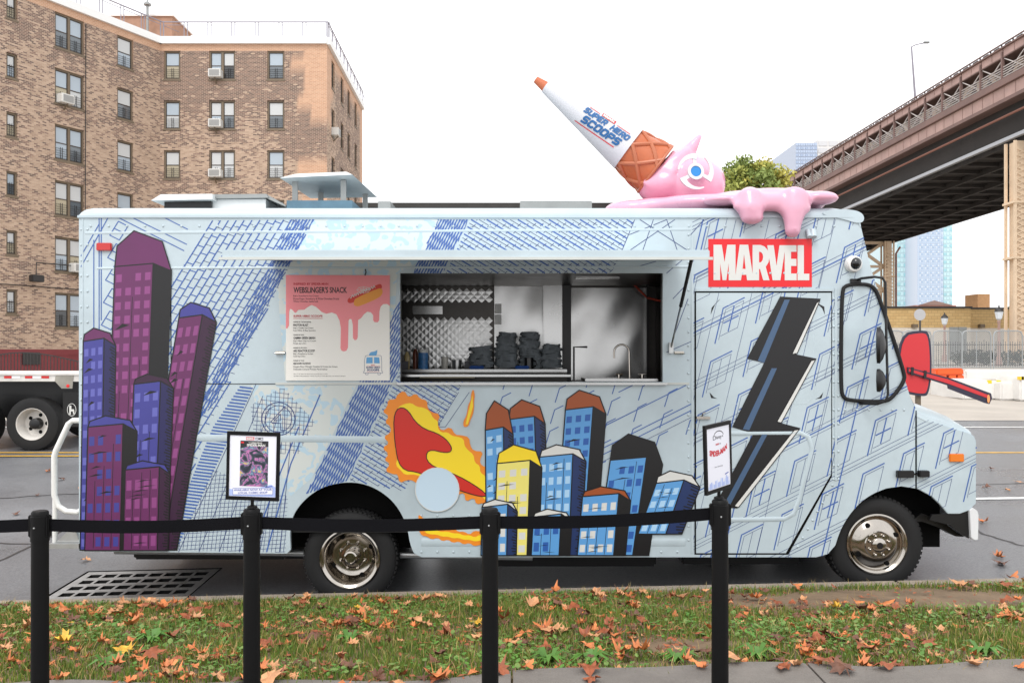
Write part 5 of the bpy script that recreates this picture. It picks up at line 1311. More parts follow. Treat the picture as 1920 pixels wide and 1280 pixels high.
def facade(name, p0, p1, holes, dark, fresh, cols_extra=()):
    """wall sheet with window openings; p0-p1 left to right seen from the street"""
    p0, p1 = Vector((*p0, 0)), Vector((*p1, 0)); d = (p1-p0); L = d.length; d.normalize(); nrm = Vector((d.y, -d.x, 0))
    if nrm.y > 0 and abs(nrm.y) > abs(nrm.x): nrm = -nrm
    mb = MB(); uvs = []
    X_ = sorted(set([0, L] + [h[0] for h in holes] + [h[1] for h in holes] + list(np.arange(.7, L, .7)) + list(cols_extra))); Z_ = sorted(set([ZB, ZT] + [h[2] for h in holes] + [h[3] for h in holes] + list(np.arange(ZB+.7, ZT, .7)) + [18.36]))
    for i in range(len(X_)-1):
        for j in range(len(Z_)-1):
            cx, cz = (X_[i]+X_[i+1])/2, (Z_[j]+Z_[j+1])/2
            if any(h[0] < cx < h[1] and h[2] < cz < h[3] for h in holes): continue
            c4 = [(X_[i],Z_[j]),(X_[i+1],Z_[j]),(X_[i+1],Z_[j+1]),(X_[i],Z_[j+1])]
            mb.add([p0+d*u+Vector((0,0,z)) for u, z in c4], [(0,1,2,3)]); uvs += c4
    for (u0, u1, z0, z1) in holes:
        for (ua, za), (ub, zb2) in (((u0,z0),(u1,z0)),((u1,z0),(u1,z1)),((u1,z1),(u0,z1)),((u0,z1),(u0,z0))):
            mb.add([p0+d*ua+Vector((0,0,za)), p0+d*ub+Vector((0,0,zb2)), p0+d*ub+Vector((0,0,zb2))-nrm*.22, p0+d*ua+Vector((0,0,za))-nrm*.22], [(0,1,2,3)]); uvs += [(ua,za),(ub,zb2),(ub+.2,zb2),(ua+.2,za)]
    o = mb.build(name, BRICK, bl_root, fixn=False); me = o.data
    me.uv_layers.new(name='wall'); me.attributes.new('dark', 'FLOAT', 'CORNER'); me.attributes.new('fresh', 'FLOAT', 'CORNER')
    ul, da, fr = me.uv_layers['wall'], me.attributes['dark'], me.attributes['fresh']
    li = [l.vertex_index for l in me.loops]
    ul.data.foreach_set('uv', [c for i in li for c in uvs[i]])
    da.data.foreach_set('value', [dark(*uvs[i]) for i in li]); fr.data.foreach_set('value', [fresh(*uvs[i]) for i in li])
    return p0, d, nrm
FR = mat('window_frame_brown', (112, 98, 80), .6, var=.1); SASH = mat('sash_bronze', (70, 60, 52), .5); BARM = mat('guard_dark', (44, 42, 42), .5)
PG = [mat('pane_reflect', (96, 104, 110), .06, spec=1.0), mat('pane_blind', (196, 198, 198), .25), mat('pane_dark', (34, 36, 38), .08, spec=.9), mat('pane_curtain', (176, 166, 142), .4), mat('pane_sky', (170, 182, 192), .12)]
_win_mesh = {}
def plain(name, mb_fn, m):
    key = name
    if key not in _win_mesh:
        mb = MB(); mb_fn(mb); me = bpy.data.meshes.new(name); me.from_pydata(mb.v, [], mb.f); me.update(); me.materials.append(m); _win_mesh[key] = me
    return _win_mesh[key]
def put(name, me, parent, m=None):
    o = bpy.data.objects.new(name, me); COL.objects.link(o); o.parent = parent
    if m is not None:
        o.material_slots[0].link = 'OBJECT'; o.material_slots[0].material = m
    return o
def window(fac, u0, u1, z0, z1, double, guard=True, look=None):
    p0, d, nrm = fac; w, h = round(u1-u0, 2), round(z1-z0, 2)
    key = f'{w}_{h}_{double}'
    def frame(mb):
        t = .08
        mb.box(0, w, -.03, .06, 0, t); mb.box(0, w, -.03, .06, h-t, h); mb.box(0, t, -.03, .06, t, h-t); mb.box(w-t, w, -.03, .06, t, h-t)
        if double: mb.box(w/2-.06, w/2+.06, -.03, .06, t, h-t)
        mb.box(-.05, w+.05, -.13, -.031, -.06, .03)
    root = put('window', plain('wf'+key, frame, FR), bl_root)
    root.location = p0+d*u0+Vector((0,0,z0))-nrm*.1-bl_root.location; root.rotation_euler.z = math.atan2(d.y, d.x)
    bays = [(.08, w/2-.06), (w/2+.06, w-.08)] if double else [(.08, w-.08)]
    for k, (a, b) in enumerate(bays):
        def rails(mb, a=a, b=b):
            for za in (.08, h*.5-.025, h-.08-.04): mb.box(a, b, .0, .045, za, za+.045)
            mb.box(a, a+.035, .0, .045, .125, h-.12); mb.box(b-.035, b, .0, .045, .125, h-.12)
        put('sash', plain(f'sa{key}{k}', rails, SASH), root)
        for q, (za, zb2) in enumerate(((.125, h*.5-.025), (h*.5+.02, h-.12))):
            def pane(mb, a=a, b=b, za=za, zb2=zb2): mb.box(a+.035, b-.035, .02+.008*q, .026+.008*q, za, zb2)
            mt_ = look[q] if look else (random.choice([4, 4, 1, 1, 1]) if q else random.choice([2, 0, 0, 4, 1, 3]))
            put('pane', plain(f'pa{key}{k}{q}', pane, PG[0]), root, PG[mt_])
        if guard:
            def bars(mb, a=a, b=b):
                for i in range(5): mb.box(a, b, -.025, -.012, .14+i*.11, .152+i*.11)
                for i in range(2): mb.box((a+b)/2-.06+i*.1, (a+b)/2-.045+i*.1, -.028, -.009, .12, .66)
            put('window_guard', plain(f'gu{key}{k}', bars, BARM), root)
    return root
LA, LB = (-24.9, 35.28), (-19.13, 46.4)
RA, RB = (-19.13, 46.4), (-10.06, 46.4)
SA_, SB_ = (-10.06, 46.4), (-10.35, 59.0)
dl = Vector((LB[0]-LA[0], LB[1]-LA[1])); dl.normalize()
def left_u(px): s_ = (px-960)/F; return (s_*LA[1]-LA[0])/(dl.x-s_*dl.y)
ROWS = [18.39-2.7*k for k in range(6)]
Lc = [(left_u(12), left_u(33), 1.15, False), (left_u(103), left_u(158), 1.72, True), (left_u(220), left_u(250), 1.6, False)]
Lh = [(round(a, 2), round(b, 2), round(zt_-hh, 2), round(zt_, 2), dbl) for zt_ in ROWS for a, b, hh, dbl in Lc]
rx = lambda px: (px-613)/34.48+9.07
Rc = [(rx(307), rx(338), False), (rx(392), rx(441), True), (rx(501), rx(533), False)]
Rh = [(round(a, 2), round(b, 2), round(zt_-1.58, 2), round(zt_, 2), dbl) for zt_ in ROWS for a, b, dbl in Rc]
Sh = [(round(u, 2), round(u+.95, 2), round(zt_-1.58, 2), round(zt_, 2), False) for zt_ in ROWS for u in (1.3, 4.2, 6.6, 9.3)]
def darkL(u, z):
    v = .15+.45*max(0, (z-15)/3.5)
    if any(abs(u-(h[0]+h[1])/2) < (h[1]-h[0])/2+.5 and -.75 < z-h[2] < .1 for h in Lh): v += .35
    return v
def darkR(u, z):
    v = .12
    if z > 15.2: v = .78
    elif z > 14.2: v = .5 if u < 6 else .8
    elif u > 6.5 and z > 12.3: v = .8
    if any(abs(u-(h[0]+h[1])/2) < (h[1]-h[0])/2+.6 and -.9 < z-h[2] < .3 for h in Rh): v += .35
    return v
top_band = lambda u, z: 1.0 if z > 18.37 else 0.0
def freshR(u, z):
    if z > 18.37: return 1.0
    e = 7.7+.35*math.sin(z*3.1)+.2*math.sin(z*7.7)
    return 1.0 if (u > e and (z > 14.5 or 10.0 < z < 12.4)) else 0.0
facL = facade('brick_wall', LA, LB, [h[:4] for h in Lh], darkL, top_band)
facR = facade('brick_wall', RA, RB, [h[:4] for h in Rh], darkR, freshR, list(np.arange(7.2, 9.05, .18)))
facS = facade('brick_wall', SA_, SB_, [h[:4] for h in Sh], lambda u, z: .6 if z > 12 and u > 2.5 else .15, lambda u, z: 1.0 if (z > 18.3 or (u < 1.6+.4*math.sin(z*2.3) and z > 14.2) or u > 11.4) else 0.0)
for h in Lh: window(facL, *h[:4], h[4], guard=True)
for h in Rh: window(facR, *h[:4], h[4], guard=True)
for h in Sh: window(facS, *h[:4], h[4], guard=False, look=(2, 0))
# back faces, parapet, roof rail, base band
mb = MB(); mb.add([(-24.9,35.28,ZT),(-19.13,46.4,ZT),(-10.06,46.4,ZT),(-10.35,59,ZT),(-40,59,ZT),(-40,35.28,ZT)], [(0,1,2,3,4,5)]); mb.add([(-10.35,59,ZB),(-40,59,ZB),(-40,59,ZT),(-10.35,59,ZT)], [(0,1,2,3)]); mb.add([(-40,59,ZB),(-40,35.28,ZB),(-40,35.28,ZT),(-40,59,ZT)], [(0,1,2,3)]); mb.add([(-40,35.28,ZB),(-24.9,35.28,ZB),(-24.9,35.28,ZT),(-40,35.28,ZT)], [(0,1,2,3)])
mb.build('rear_block', mat('plain_tan', (170,130,104), .9), bl_root, fixn=False)
PWH = mat('parapet_white', (232, 232, 230), .5)
def run(p, q): return Vector((*p, 0)), Vector((*q, 0))
mb = MB()
for p, q in ((LA, LB), (RA, RB), (SA_, SB_)):
    a, b = run(p, q); mb.bar(a+Vector((0,0,ZT+.19)), b+Vector((0,0,ZT+.19)), .34, .38)
mb.build('parapet_coping', PWH, bl_root)
RAILM = mat('rail_grey', (140, 136, 146), .5, .2)
for p, q in ((LA, LB), (RA, RB), (SA_, SB_)):
    a, b = run(p, q); L = (b-a).length; n = int(L/1.25)
    a += Vector((0,.25,0)); b += Vector((0,.25,0))
    mb = MB(); mb.bar(a+Vector((0,0,20.05)), b+Vector((0,0,20.05)), .05, .05); mb.build('roof_rail', RAILM, bl_root)
    for k in range(n+1):
        c = a+(b-a)*(k/n); mb = MB()
        for o2 in (-.09, .09): mb.bar(c+(b-a).normalized()*o2+Vector((0,0,ZT+.3)), c+(b-a).normalized()*o2+Vector((0,0,20.03)), .035, .035)
        mb.bar(c+(b-a).normalized()*.09+Vector((0,0,19.88)), c+(b-a).normalized()*min(1.16, L/n-.09)+Vector((0,0,19.88)), .025, .025)
        mb.build('rail_post', RAILM, bl_root)
MAR = mat('maroon_base', (122, 52, 56), .7, var=.12, vscale=1.5)
mb = MB()
for p, q in ((LA, LB), (RA, RB), (SA_, SB_)):
    a, b = run(p, q); nn_ = Vector(((b-a).y, -(b-a).x, 0)).normalized()
    mb.bar(a+nn_*.03+Vector((0,0,1.4)), b+nn_*.03+Vector((0,0,1.4)), .08, 1.5); mb.bar(a+nn_*.04+Vector((0,0,1.9)), b+nn_*.04+Vector((0,0,1.9)), .1, .06)
mb.build('painted_base', MAR, bl_root)
def on_left(px, z, off=0.0):
    u = left_u(px); p0, d, nrm = facL; return p0+d*u+nrm*off+Vector((0,0,z))
p0, d, nrm = facL
mb = MB(); mb.obox(on_left(56, 1.72, .1), d*.42, nrm*.03, Vector((0,0,.28))); mb.build('wall_grille', BARM, bl_root)
mb = MB(); mb.tube([on_left(-60, 5.1, .05), on_left(290, 5.1, .05)], .025, 6); mb.tube([on_left(60, 5.5, .3), on_left(62, 6.2, .25), on_left(140, 6.25, .05)], .03, 6); mb.tube([on_left(160, 18.3, .05), on_left(158, 4, .05)], .02, 6); mb.build('conduit', BARM, bl_root)
mb = MB(); mb.obox(on_left(60, 5.45, .35), d*.3, nrm*.15, Vector((0,0,.16))); mb.build('floodlight', BARM, bl_root, bevel=.03)
mb = MB(); mb.box(-24.5, -20.7, 52, 55, ZT, 22.45); bh = mb.build('roof_bulkhead', mat('bulkhead_brick', (168,134,114), .9, var=.15, vscale=3), bl_root)
mb = MB(); mb.box(-24.6, -20.6, 51.9, 55.1, 22.45, 22.55); mb.build('bulkhead_coping', PWH, bh); mb = MB(); mb.tube([(-22.0,51.5,ZT),(-22.0,51.5,22.9)], .08, 8); mb.lathe((-22.0,51.5,22.9), (0,0,1), [(0,.1),(.02,.22),(.12,.22),(.25,.05),(.4,.03),(.4,0)], 12); mb.build('vent_stack', GMET, bh)
# window air conditioners
ACW = mat('ac_white', (214, 213, 208), .5, var=.06); ACG = mat('ac_grille', (150, 150, 148), .6)
def aircon(fac, u, z, label):
    p0, d, nrm = fac; c = p0+d*u+nrm*.12+Vector((0,0,z))
    r = empty('air_conditioner', c-Vector((0,0,.22)), label, 'air conditioner', 'air conditioners in the apartment windows')
    mb = MB(); mb.obox(c, d*.34, nrm*.26, Vector((0,0,.22))); mb.build('case', ACW, r, bevel=.03)
    mb = MB(); mb.obox(c+nrm*.263, d*.27, nrm*.004, Vector((0,0,.16)));
    mb.build('grille', ACG, r)
    mb = MB(); mb.bar(c-Vector((0,0,.22))+nrm*.2, c-Vector((0,0,.5))-nrm*.1, .05, .05); mb.build('bracket', FR, r)
for k, w_ in enumerate(('top', 'second highest', 'third highest')): aircon(facR, Rc[1][0]+.4, ROWS[k]-1.3, f'white air conditioner in the {w_} double window of the middle front')
aircon(facL, Lc[1][0]+.45, ROWS[1]-1.45, 'white air conditioner high in the double windows of the left front')
aircon(facL, Lc[1][1]-.45, ROWS[4]-1.45, 'white air conditioner low on the left front beside the truck corner')
aircon(facS, 1.7, ROWS[1]-1.3, 'small white air conditioner on the narrow receding end wall')
# iron railing in front of the block
mb = MB()
for k in range(120):
    x = -25+k*.13; y = 33.5; zt_ = 1.75+.25*math.sin(x*.9)
    mb.box(x-.012, x+.012, y-.012, y+.012, .5, zt_); 
    if k: mb.bar((x-.13, y, 1.75+.25*math.sin((x-.13)*.9)), (x, y, zt_), .04, .04)
mb.box(-25, -9.5, 33.48, 33.52, .75, .8); mb.build('iron_railing', BARM, label='black wavy iron railing in front of the maroon wall base', cat='railing')

# ------------------------------------------------------------------ elevated bridge
BD = Vector((-.061, 1, -.028)); BR_ = Vector((1, .061, 0)).normalized(); B0 = Vector((34.0, 59.0, CAMZ))
def W_(u, v, w): return B0+BD*u+BR_*v+Vector((0,0,w))
bridge = empty('elevated_bridge', (36, 70, 1.3), 'rust brown elevated steel bridge rising to the right', 'bridge')
def bb(mb, u0, u1, v0, v1, w0, w1):
    mb.add([W_(u0,v0,w0),W_(u0,v1,w0),W_(u1,v1,w0),W_(u1,v0,w0),W_(u0,v0,w1),W_(u0,v1,w1),W_(u1,v1,w1),W_(u1,v0,w1)], [(0,1,2,3),(4,7,6,5),(0,4,5,1),(1,5,6,2),(2,6,7,3),(3,7,4,0)])
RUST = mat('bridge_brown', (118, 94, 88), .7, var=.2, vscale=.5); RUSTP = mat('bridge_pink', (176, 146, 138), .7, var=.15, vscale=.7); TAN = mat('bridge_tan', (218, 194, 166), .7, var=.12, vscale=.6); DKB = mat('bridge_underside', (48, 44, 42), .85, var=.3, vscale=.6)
U0, U1 = -22, 75
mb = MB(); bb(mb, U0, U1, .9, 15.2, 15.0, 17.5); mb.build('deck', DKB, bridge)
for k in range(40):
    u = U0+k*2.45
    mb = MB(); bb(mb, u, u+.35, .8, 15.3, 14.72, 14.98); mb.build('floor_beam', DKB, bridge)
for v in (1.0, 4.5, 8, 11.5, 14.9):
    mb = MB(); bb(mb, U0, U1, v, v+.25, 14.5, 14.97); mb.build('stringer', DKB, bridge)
mb = MB(); bb(mb, U0, U1, -.05, .9, 17.25, 17.5); bb(mb, U0, U1, -.25, 1.2, 18.35, 18.8); mb.build('walkway_ledge', RUST, bridge)
mb = MB(); bb(mb, U0, U1, .5, .8, 14.75, 15.0); mb.build('gutter', mat('gutter_grey', (168,170,174), .5, .3), bridge)
mb = MB(); mb.tube([W_(U0,.35,16.4), W_(U1,.35,16.4)], .09, 8); mb.build('pipe', mat('pipe_rust', (132,88,74), .7), bridge)
for k in range(79):
    u = U0+k*1.22
    mb = MB(); bb(mb, u+.03, u+1.19, .0, .1, 17.52, 18.33); mb.build('girder_panel', RUSTP, bridge)
mb = MB(); bb(mb, U0, U1, .02, .08, 17.5, 18.34); bb(mb, U0, U1, -.1, .1, 18.8, 18.9); mb.build('girder_web', RUST, bridge)
for k in range(40):
    u = U0+k*2.45
    mb = MB(); bb(mb, u, u+.14, -.1, .1, 18.9, 20.75); mb.build('rail_post', RUST, bridge)
    mb = MB()
    for i in range(5): bb(mb, u+.14, u+2.45, -.03, .03, 18.98+i*.17, 19.03+i*.17)
    mb.bar(W_(u+.14, .05, 18.95), W_(u+2.4, .05, 20.3), .06, .06); mb.bar(W_(u+2.4, .08, 18.95), W_(u+.14, .08, 20.3), .06, .06)
    mb.build('rail_bars', mat('rail_bars', (196,188,184), .6), bridge)
    mb = MB(); bb(mb, u+.06, u+1.2, -.02, .12, 20.42, 20.95); bb(mb, u+1.26, u+2.4, -.02, .12, 20.42, 20.95); mb.build('fascia_panel', RUSTP, bridge)
mb = MB(); bb(mb, U0, U1, -.2, .3, 20.95, 21.05); bb(mb, U0, U1, -.2, -.1, 21.2, 21.28); bb(mb, U0, U1, -.05, .15, 20.34, 20.42)
mb.build('upper_rail', RUST, bridge)
mb = MB()
for k in range(80): bb(mb, U0+k*1.22, U0+k*1.22+.08, -.18, -.12, 21.05, 21.2); bb(mb, U0+k*1.22+.3, U0+k*1.22+.9, -.17, -.13, 21.05, 21.14)
mb.build('rail_blocks', DKB, bridge, kind='stuff')
# roadway things behind the rail: pale diagonal braces and upper deck
for k in range(16):
    u = U0+k*6.1
    mb = MB(); mb.bar(W_(u, 1.6, 18.8), W_(u+1.6, 1.6, 20.9), .5, .35); mb.build('brace', TAN, bridge)
    mb = MB(); mb.bar(W_(u+5.2, 1.5, 18.8), W_(u+3.6, 1.5, 20.9), .4, .3); mb.build('brace', TAN, bridge)
    mb = MB(); bb(mb, u+2.4, u+2.9, 1.4, 1.9, 17.5, 20.95); mb.build('upper_column', TAN, bridge)
mb = MB(); bb(mb, U0, U1, .4, 14.6, 20.5, 20.95); mb.build('upper_deck', RUST, bridge)
mb = MB(); bb(mb, U0, U1, 4, 4.2, 17.5, 19.0); mb.build('median_wall', mat('median_grey', (196,188,182), .8, var=.2), bridge)
def pier(u, tall):
    base_w = ground_z(40, 59+u)-CAMZ-.0 - BD.z*u
    for v in (1.0, 13.9):
        c = lambda w: W_(u, v, w)
        mb = MB(); 
        for sv in (-.52, .52):
            for su in (-.5, .5): mb.bar(W_(u+su, v+sv, base_w), W_(u+su, v+sv, 14.5), .16, .16, (1,0,0))
        bb(mb, u-.46, u+.46, v-.3, v+.3, base_w, 14.5)
        leg = mb.build('pier_leg', TAN, bridge)
        mb = MB(); w = base_w
        while w < 13.6:
            for sg in (1, -1): mb.bar(W_(u-.53, v-.44*sg, w), W_(u-.53, v+.44*sg, w+.42), .07, .03, (0,1,0))
            w += .42
        mb.build('lattice', TAN, leg, kind='stuff')
        mb = MB(); bb(mb, u-.62, u+.62, v-.7, v+.7, 10.2, 10.35); bb(mb, u-.62, u+.62, v-.7, v+.7, 6.4, 6.55); mb.build('splice_band', TAN, leg)
        mb = MB(); mb.tube([W_(u-.6, v+.75, base_w), W_(u-.6, v+.75, 13), W_(u-.3, v+1.4, 13.8)], .12, 8); mb.build('drain_pipe', mat('pipe_rust', (132,88,74)), leg)
    # cross bracing between the legs
    br = []
    for v0_ in (1.6, 5.5, 9.4):
        for w0_, w1_ in ((14.3, 11.6), (11.4, 8.8)):
            if w1_ < 9 and v0_ == 5.5: continue
            br += [((v0_, w0_), (v0_+3.9, w1_)), ((v0_+3.9, w0_), (v0_, w1_)), ((v0_, w1_-.1), (v0_+3.9, w1_-.1)), ((v0_, w0_), (v0_, w1_))]
    br += [((13.3, 8.6), (10.9, 6.4)), ((10.9, 8.6), (13.3, 6.4)), ((10.9, 6.3), (13.3, 6.3)), ((13.3, 6.2), (12, 4.2)), ((12, 6.2), (13.3, 4.2)), ((1.6, 14.35), (13.3, 14.35))]
    for (v0, w0), (v1, w1) in br:
        mb = MB(); mb.bar(W_(u, v0, w0), W_(u, v1, w1), .3, .35, (0,1,0)); mb.build('pier_brace', TAN, bridge)
    mb = MB(); pts = []
    arc = [(7.45+5.6*math.cos(R(a)), 1.0+8.2*math.sin(R(a))) for a in range(0, 181, 12)]
    for (v0, w0), (v1, w1) in zip(arc, arc[1:]): mb.bar(W_(u, v0, w0), W_(u, v1, w1), .5, .45, (0,1,0))
    mb.build('pier_arch', TAN, bridge)
pier(0, True); pier(43, True)
# lamp post on the bridge
lp_ = empty('bridge_lamp', W_(19, 1.0, 20.9), 'tall thin lamp post standing on top of the bridge', 'street lamp')
def up(px, py, Y): return Vector(at(px, py, Y))
LY = W_(19, 1, 20.9).y
mb = MB(); mb.tube([up(1716,185,LY), up(1709,88,LY)], [.11, .07], 8); mb.build('pole', RAILM, lp_); mb = MB(); mb.tube([up(1709,88,LY), up(1718,84,LY), up(1733,81,LY)], .05, 8); mb.build('arm', RAILM, lp_)
mb = MB(); mb.obox(up(1737,80,LY), Vector((.28,0,0)), Vector((0,.15,0)), Vector((0,0,.08))); mb.build('lamp_head', GMET, lp_, bevel=.05)

# ------------------------------------------------------------------ buildings and street furniture on the right
def panel_tower(name, px0, px1, py0, Y, depth, m, mw, label, nc, nr, split=None):
    a, b = up(px0, py0, Y), up(px1, py0, Y); zb = ground_z(0, Y)
    r = empty(name, ((a.x+b.x)/2, Y+depth/2, zb), label, 'tower')
    mb = MB(); mb.box(a.x, b.x, Y, Y+depth, zb, a.z); mb.build('shaft', m, r)
    for q in range(len(mw)):
        mb = MB()
        for j in range(nr):
            z0 = zb+(a.z-zb)*(j+.12)/nr; z1 = zb+(a.z-zb)*(j+.8)/nr
            for i in range(nc):
                if (i*7+j*3+i*j) % len(mw) != q: continue
                x0 = a.x+(b.x-a.x)*(i+.08)/nc; x1 = a.x+(b.x-a.x)*(i+.92)/nc
                mb.box(x0, x1, Y-.15, Y-.01, z0, z1)
        if mb.v: mb.build('window_panes', mw[q], r, kind='stuff')
    return r
TG = [mat('tower_glass', (186, 204, 224), .15), mat('tower_glass_pale', (206, 218, 232), .15), mat('tower_glass_deep', (166, 190, 216), .15)]
TA = [mat('tower_aqua', (160, 206, 214), .15), mat('tower_aqua_pale', (192, 222, 226), .15)]
panel_tower('glass_tower', 1720, 1768, 400, 320, 40, mat('tower_frame', (196,206,222), .3), TG, 'tall pale blue glass tower seen beneath the bridge', 14, 60)
panel_tower('aqua_glass_tower', 1769, 1786, 404, 345, 30, mat('tower_frame_aqua', (190,214,220), .3), TA, 'narrow aqua flank tower right of the glass tower', 3, 34)
panel_tower('distant_tower', 1682, 1700, 430, 330, 30, mat('tower_frame_aqua', (190,214,220), .3), TA, 'slim teal glass tower behind the truss pier', 3, 26)
gt = panel_tower('grey_tower', 1533, 1592, 262, 260, 30, mat('tower_grey', (214,212,210), .6), [mat('tower_grey_pane', (200,200,202), .3)], 'pale grey concrete tower rising behind the bridge', 3, 30)
panel_tower('blue_grey_tower', 1492, 1532, 268, 255, 30, mat('tower_slate', (170,180,198), .4), [mat('tower_slate_pane', (158,174,200), .15), mat('tower_slate_pane_b', (172,186,208), .15)], 'slate blue glass tower left of the pale grey tower', 9, 60)
# low tan brick building
TBK = bpy.data.materials.new('tan_block'); TBK.use_nodes = True; nt = TBK.node_tree; b_ = nt.nodes['Principled BSDF']; b_.inputs['Roughness'].default_value = .85
tc = nt.nodes.new('ShaderNodeTexCoord'); mp = nt.nodes.new('ShaderNodeMapping'); mp.inputs['Rotation'].default_value = (R(90), 0, 0); bk = nt.nodes.new('ShaderNodeTexBrick'); bk.inputs['Scale'].default_value = 1; bk.inputs['Brick Width'].default_value = .5; bk.inputs['Row Height'].default_value = .25; bk.inputs['Mortar Size'].default_value = .015
bk.inputs['Color1'].default_value = (*lin((206,176,124)), 1); bk.inputs['Color2'].default_value = (*lin((196,164,112)), 1); bk.inputs['Mortar'].default_value = (*lin((168,140,98)), 1)
nt.links.new(tc.outputs['Object'], mp.inputs[0]); nt.links.new(mp.outputs[0], bk.inputs['Vector']); nt.links.new(bk.outputs['Color'], b_.inputs['Base Color'])
TY = 72.0
lb = empty('tan_brick_building', (up(1780, 650, TY).x, TY+5, 1.3), 'low tan brick building with pale lower wall behind the fence', 'building')
a, b, c = up(1640, 578, TY), up(1820, 578, TY), up(1960, 579, TY); zs = up(0, 614, TY).z
mb = MB(); mb.box(a.x, b.x, TY, TY+12, zs, a.z); mb.box(b.x, c.x, TY+1.5, TY+12, zs, a.z); mb.build('upper_wall', TBK, lb)
mb = MB(); mb.box(a.x, b.x, TY+.02, TY+11.9, 1.2, zs); mb.box(b.x+.02, c.x, TY+1.52, TY+11.9, 1.2, zs); mb.build('lower_wall', mat('pale_block', (214,206,194), .85, var=.08), lb)
mb = MB(); mb.box(a.x-.1, b.x+.1, TY-.12, TY+12.1, a.z, a.z+.16); mb.box(b.x+.1, c.x, TY+1.4, TY+12.1, a.z+.0, a.z+.15); mb.build('coping', BARM, lb)
for i in range(2):
    p = up(1780+i*16.5, 613, TY); mb = MB(); mb.box(p.x, p.x+.7, TY-.05, TY-.005, 1.3, p.z); mb.build('door', GMET, lb)
for px in (1713, 1838):
    p = up(px, 611, TY+(1.5 if px > 1820 else 0)); mb = MB(); mb.obox(p+Vector((0,-.2,0)), Vector((.2,0,0)), Vector((0,.2,0)), Vector((0,0,.15))); mb.build('wall_lamp', FR, lb)
mb = MB(); q0, q1_ = up(1833, 551, 90), up(1856, 551, 90); mb.box(q0.x, q1_.x, 90, 92.5, 1.4, q0.z); mb.build('tan_chimney', mat('chimney_tan', (206,160,116), .85, var=.1), label='square tan brick chimney rising behind the low building', cat='chimney')
rb = empty('distant_brick_house', (up(1755, 570, 110).x, 113, 1.45), 'distant pink brick house with low gable behind the tan building', 'building')
mb = MB(); p0_, p1_, p2_ = up(1717, 572, 110), up(1793, 572, 110), up(1752, 563, 110); mb.box(p0_.x, p1_.x, 110, 117, 1.45, p0_.z); mb.build('wall', mat('pink_brick', (190,140,128), .85, var=.15), rb)
mb = MB(); mb.add([up(1722,572,109.8), up(1786,572,109.8), up(1752,563,109.8), up(1722,572,117), up(1786,572,117), up(1752,563,117)], [(0,1,2),(3,5,4),(0,3,4,1),(1,4,5,2),(2,5,3,0)]); mb.build('roof', mat('roof_taupe', (150,124,116), .8), rb)
# lamps, sign
def street_lamp(px, ytop, Y, label):
    p = up(px, ytop, Y); zb = ground_z(p.x, Y); r = empty('street_lamp', (p.x, Y, zb), label, 'street lamp', 'lantern posts behind the fence')
    mb = MB(); mb.lathe((p.x, Y, zb), (0,0,1), [(0,.2),(.5,.16),(.6,.1),(p.z-zb-1.1,.075),(p.z-zb-1.0,.12),(p.z-zb-.95,.09),(p.z-zb-.9,.0)], 14); mb.build('post', mat('lamp_post_paint', (170,140,130), .6), r, smooth=True)
    mb = MB(); mb.lathe((p.x, Y, p.z-.9), (0,0,1), [(0,.1),(.08,.17),(.5,.25),(.52,.0)], 8); mb.build('lantern', mat('lantern_glass', (214,220,226), .2), r)
    mb = MB(); mb.lathe((p.x, Y, p.z-.4), (0,0,1), [(0,.28),(.12,.22),(.25,.08),(.3,.05),(.4,.03),(.42,0)], 8); mb.build('cap', BARM, r)
street_lamp(1771, 586, 62, 'slim lantern post in front of the grey double door'); street_lamp(1873, 572, 52, 'lantern post beside the bridge leg')
sp = up(1725, 590, 40); zg = ground_z(sp.x, 40)
rs = empty('road_sign', (sp.x, 40, zg), 'back of a round grey road sign on a dark post', 'road sign')
mb = MB(); mb.lathe((sp.x-.03, 39.95, sp.z), (0,1,0), [(0,0),(0,.27),(.012,.27),(.012,0)], 28); mb.build('plate', mat('sign_back', (176,176,178), .5, .4), rs); mb = MB(); mb.box(sp.x-.035, sp.x+.035, 39.96, 40.03, zg, sp.z+.28); mb.build('post', mat('sign_post', (70,66,62), .6), rs)
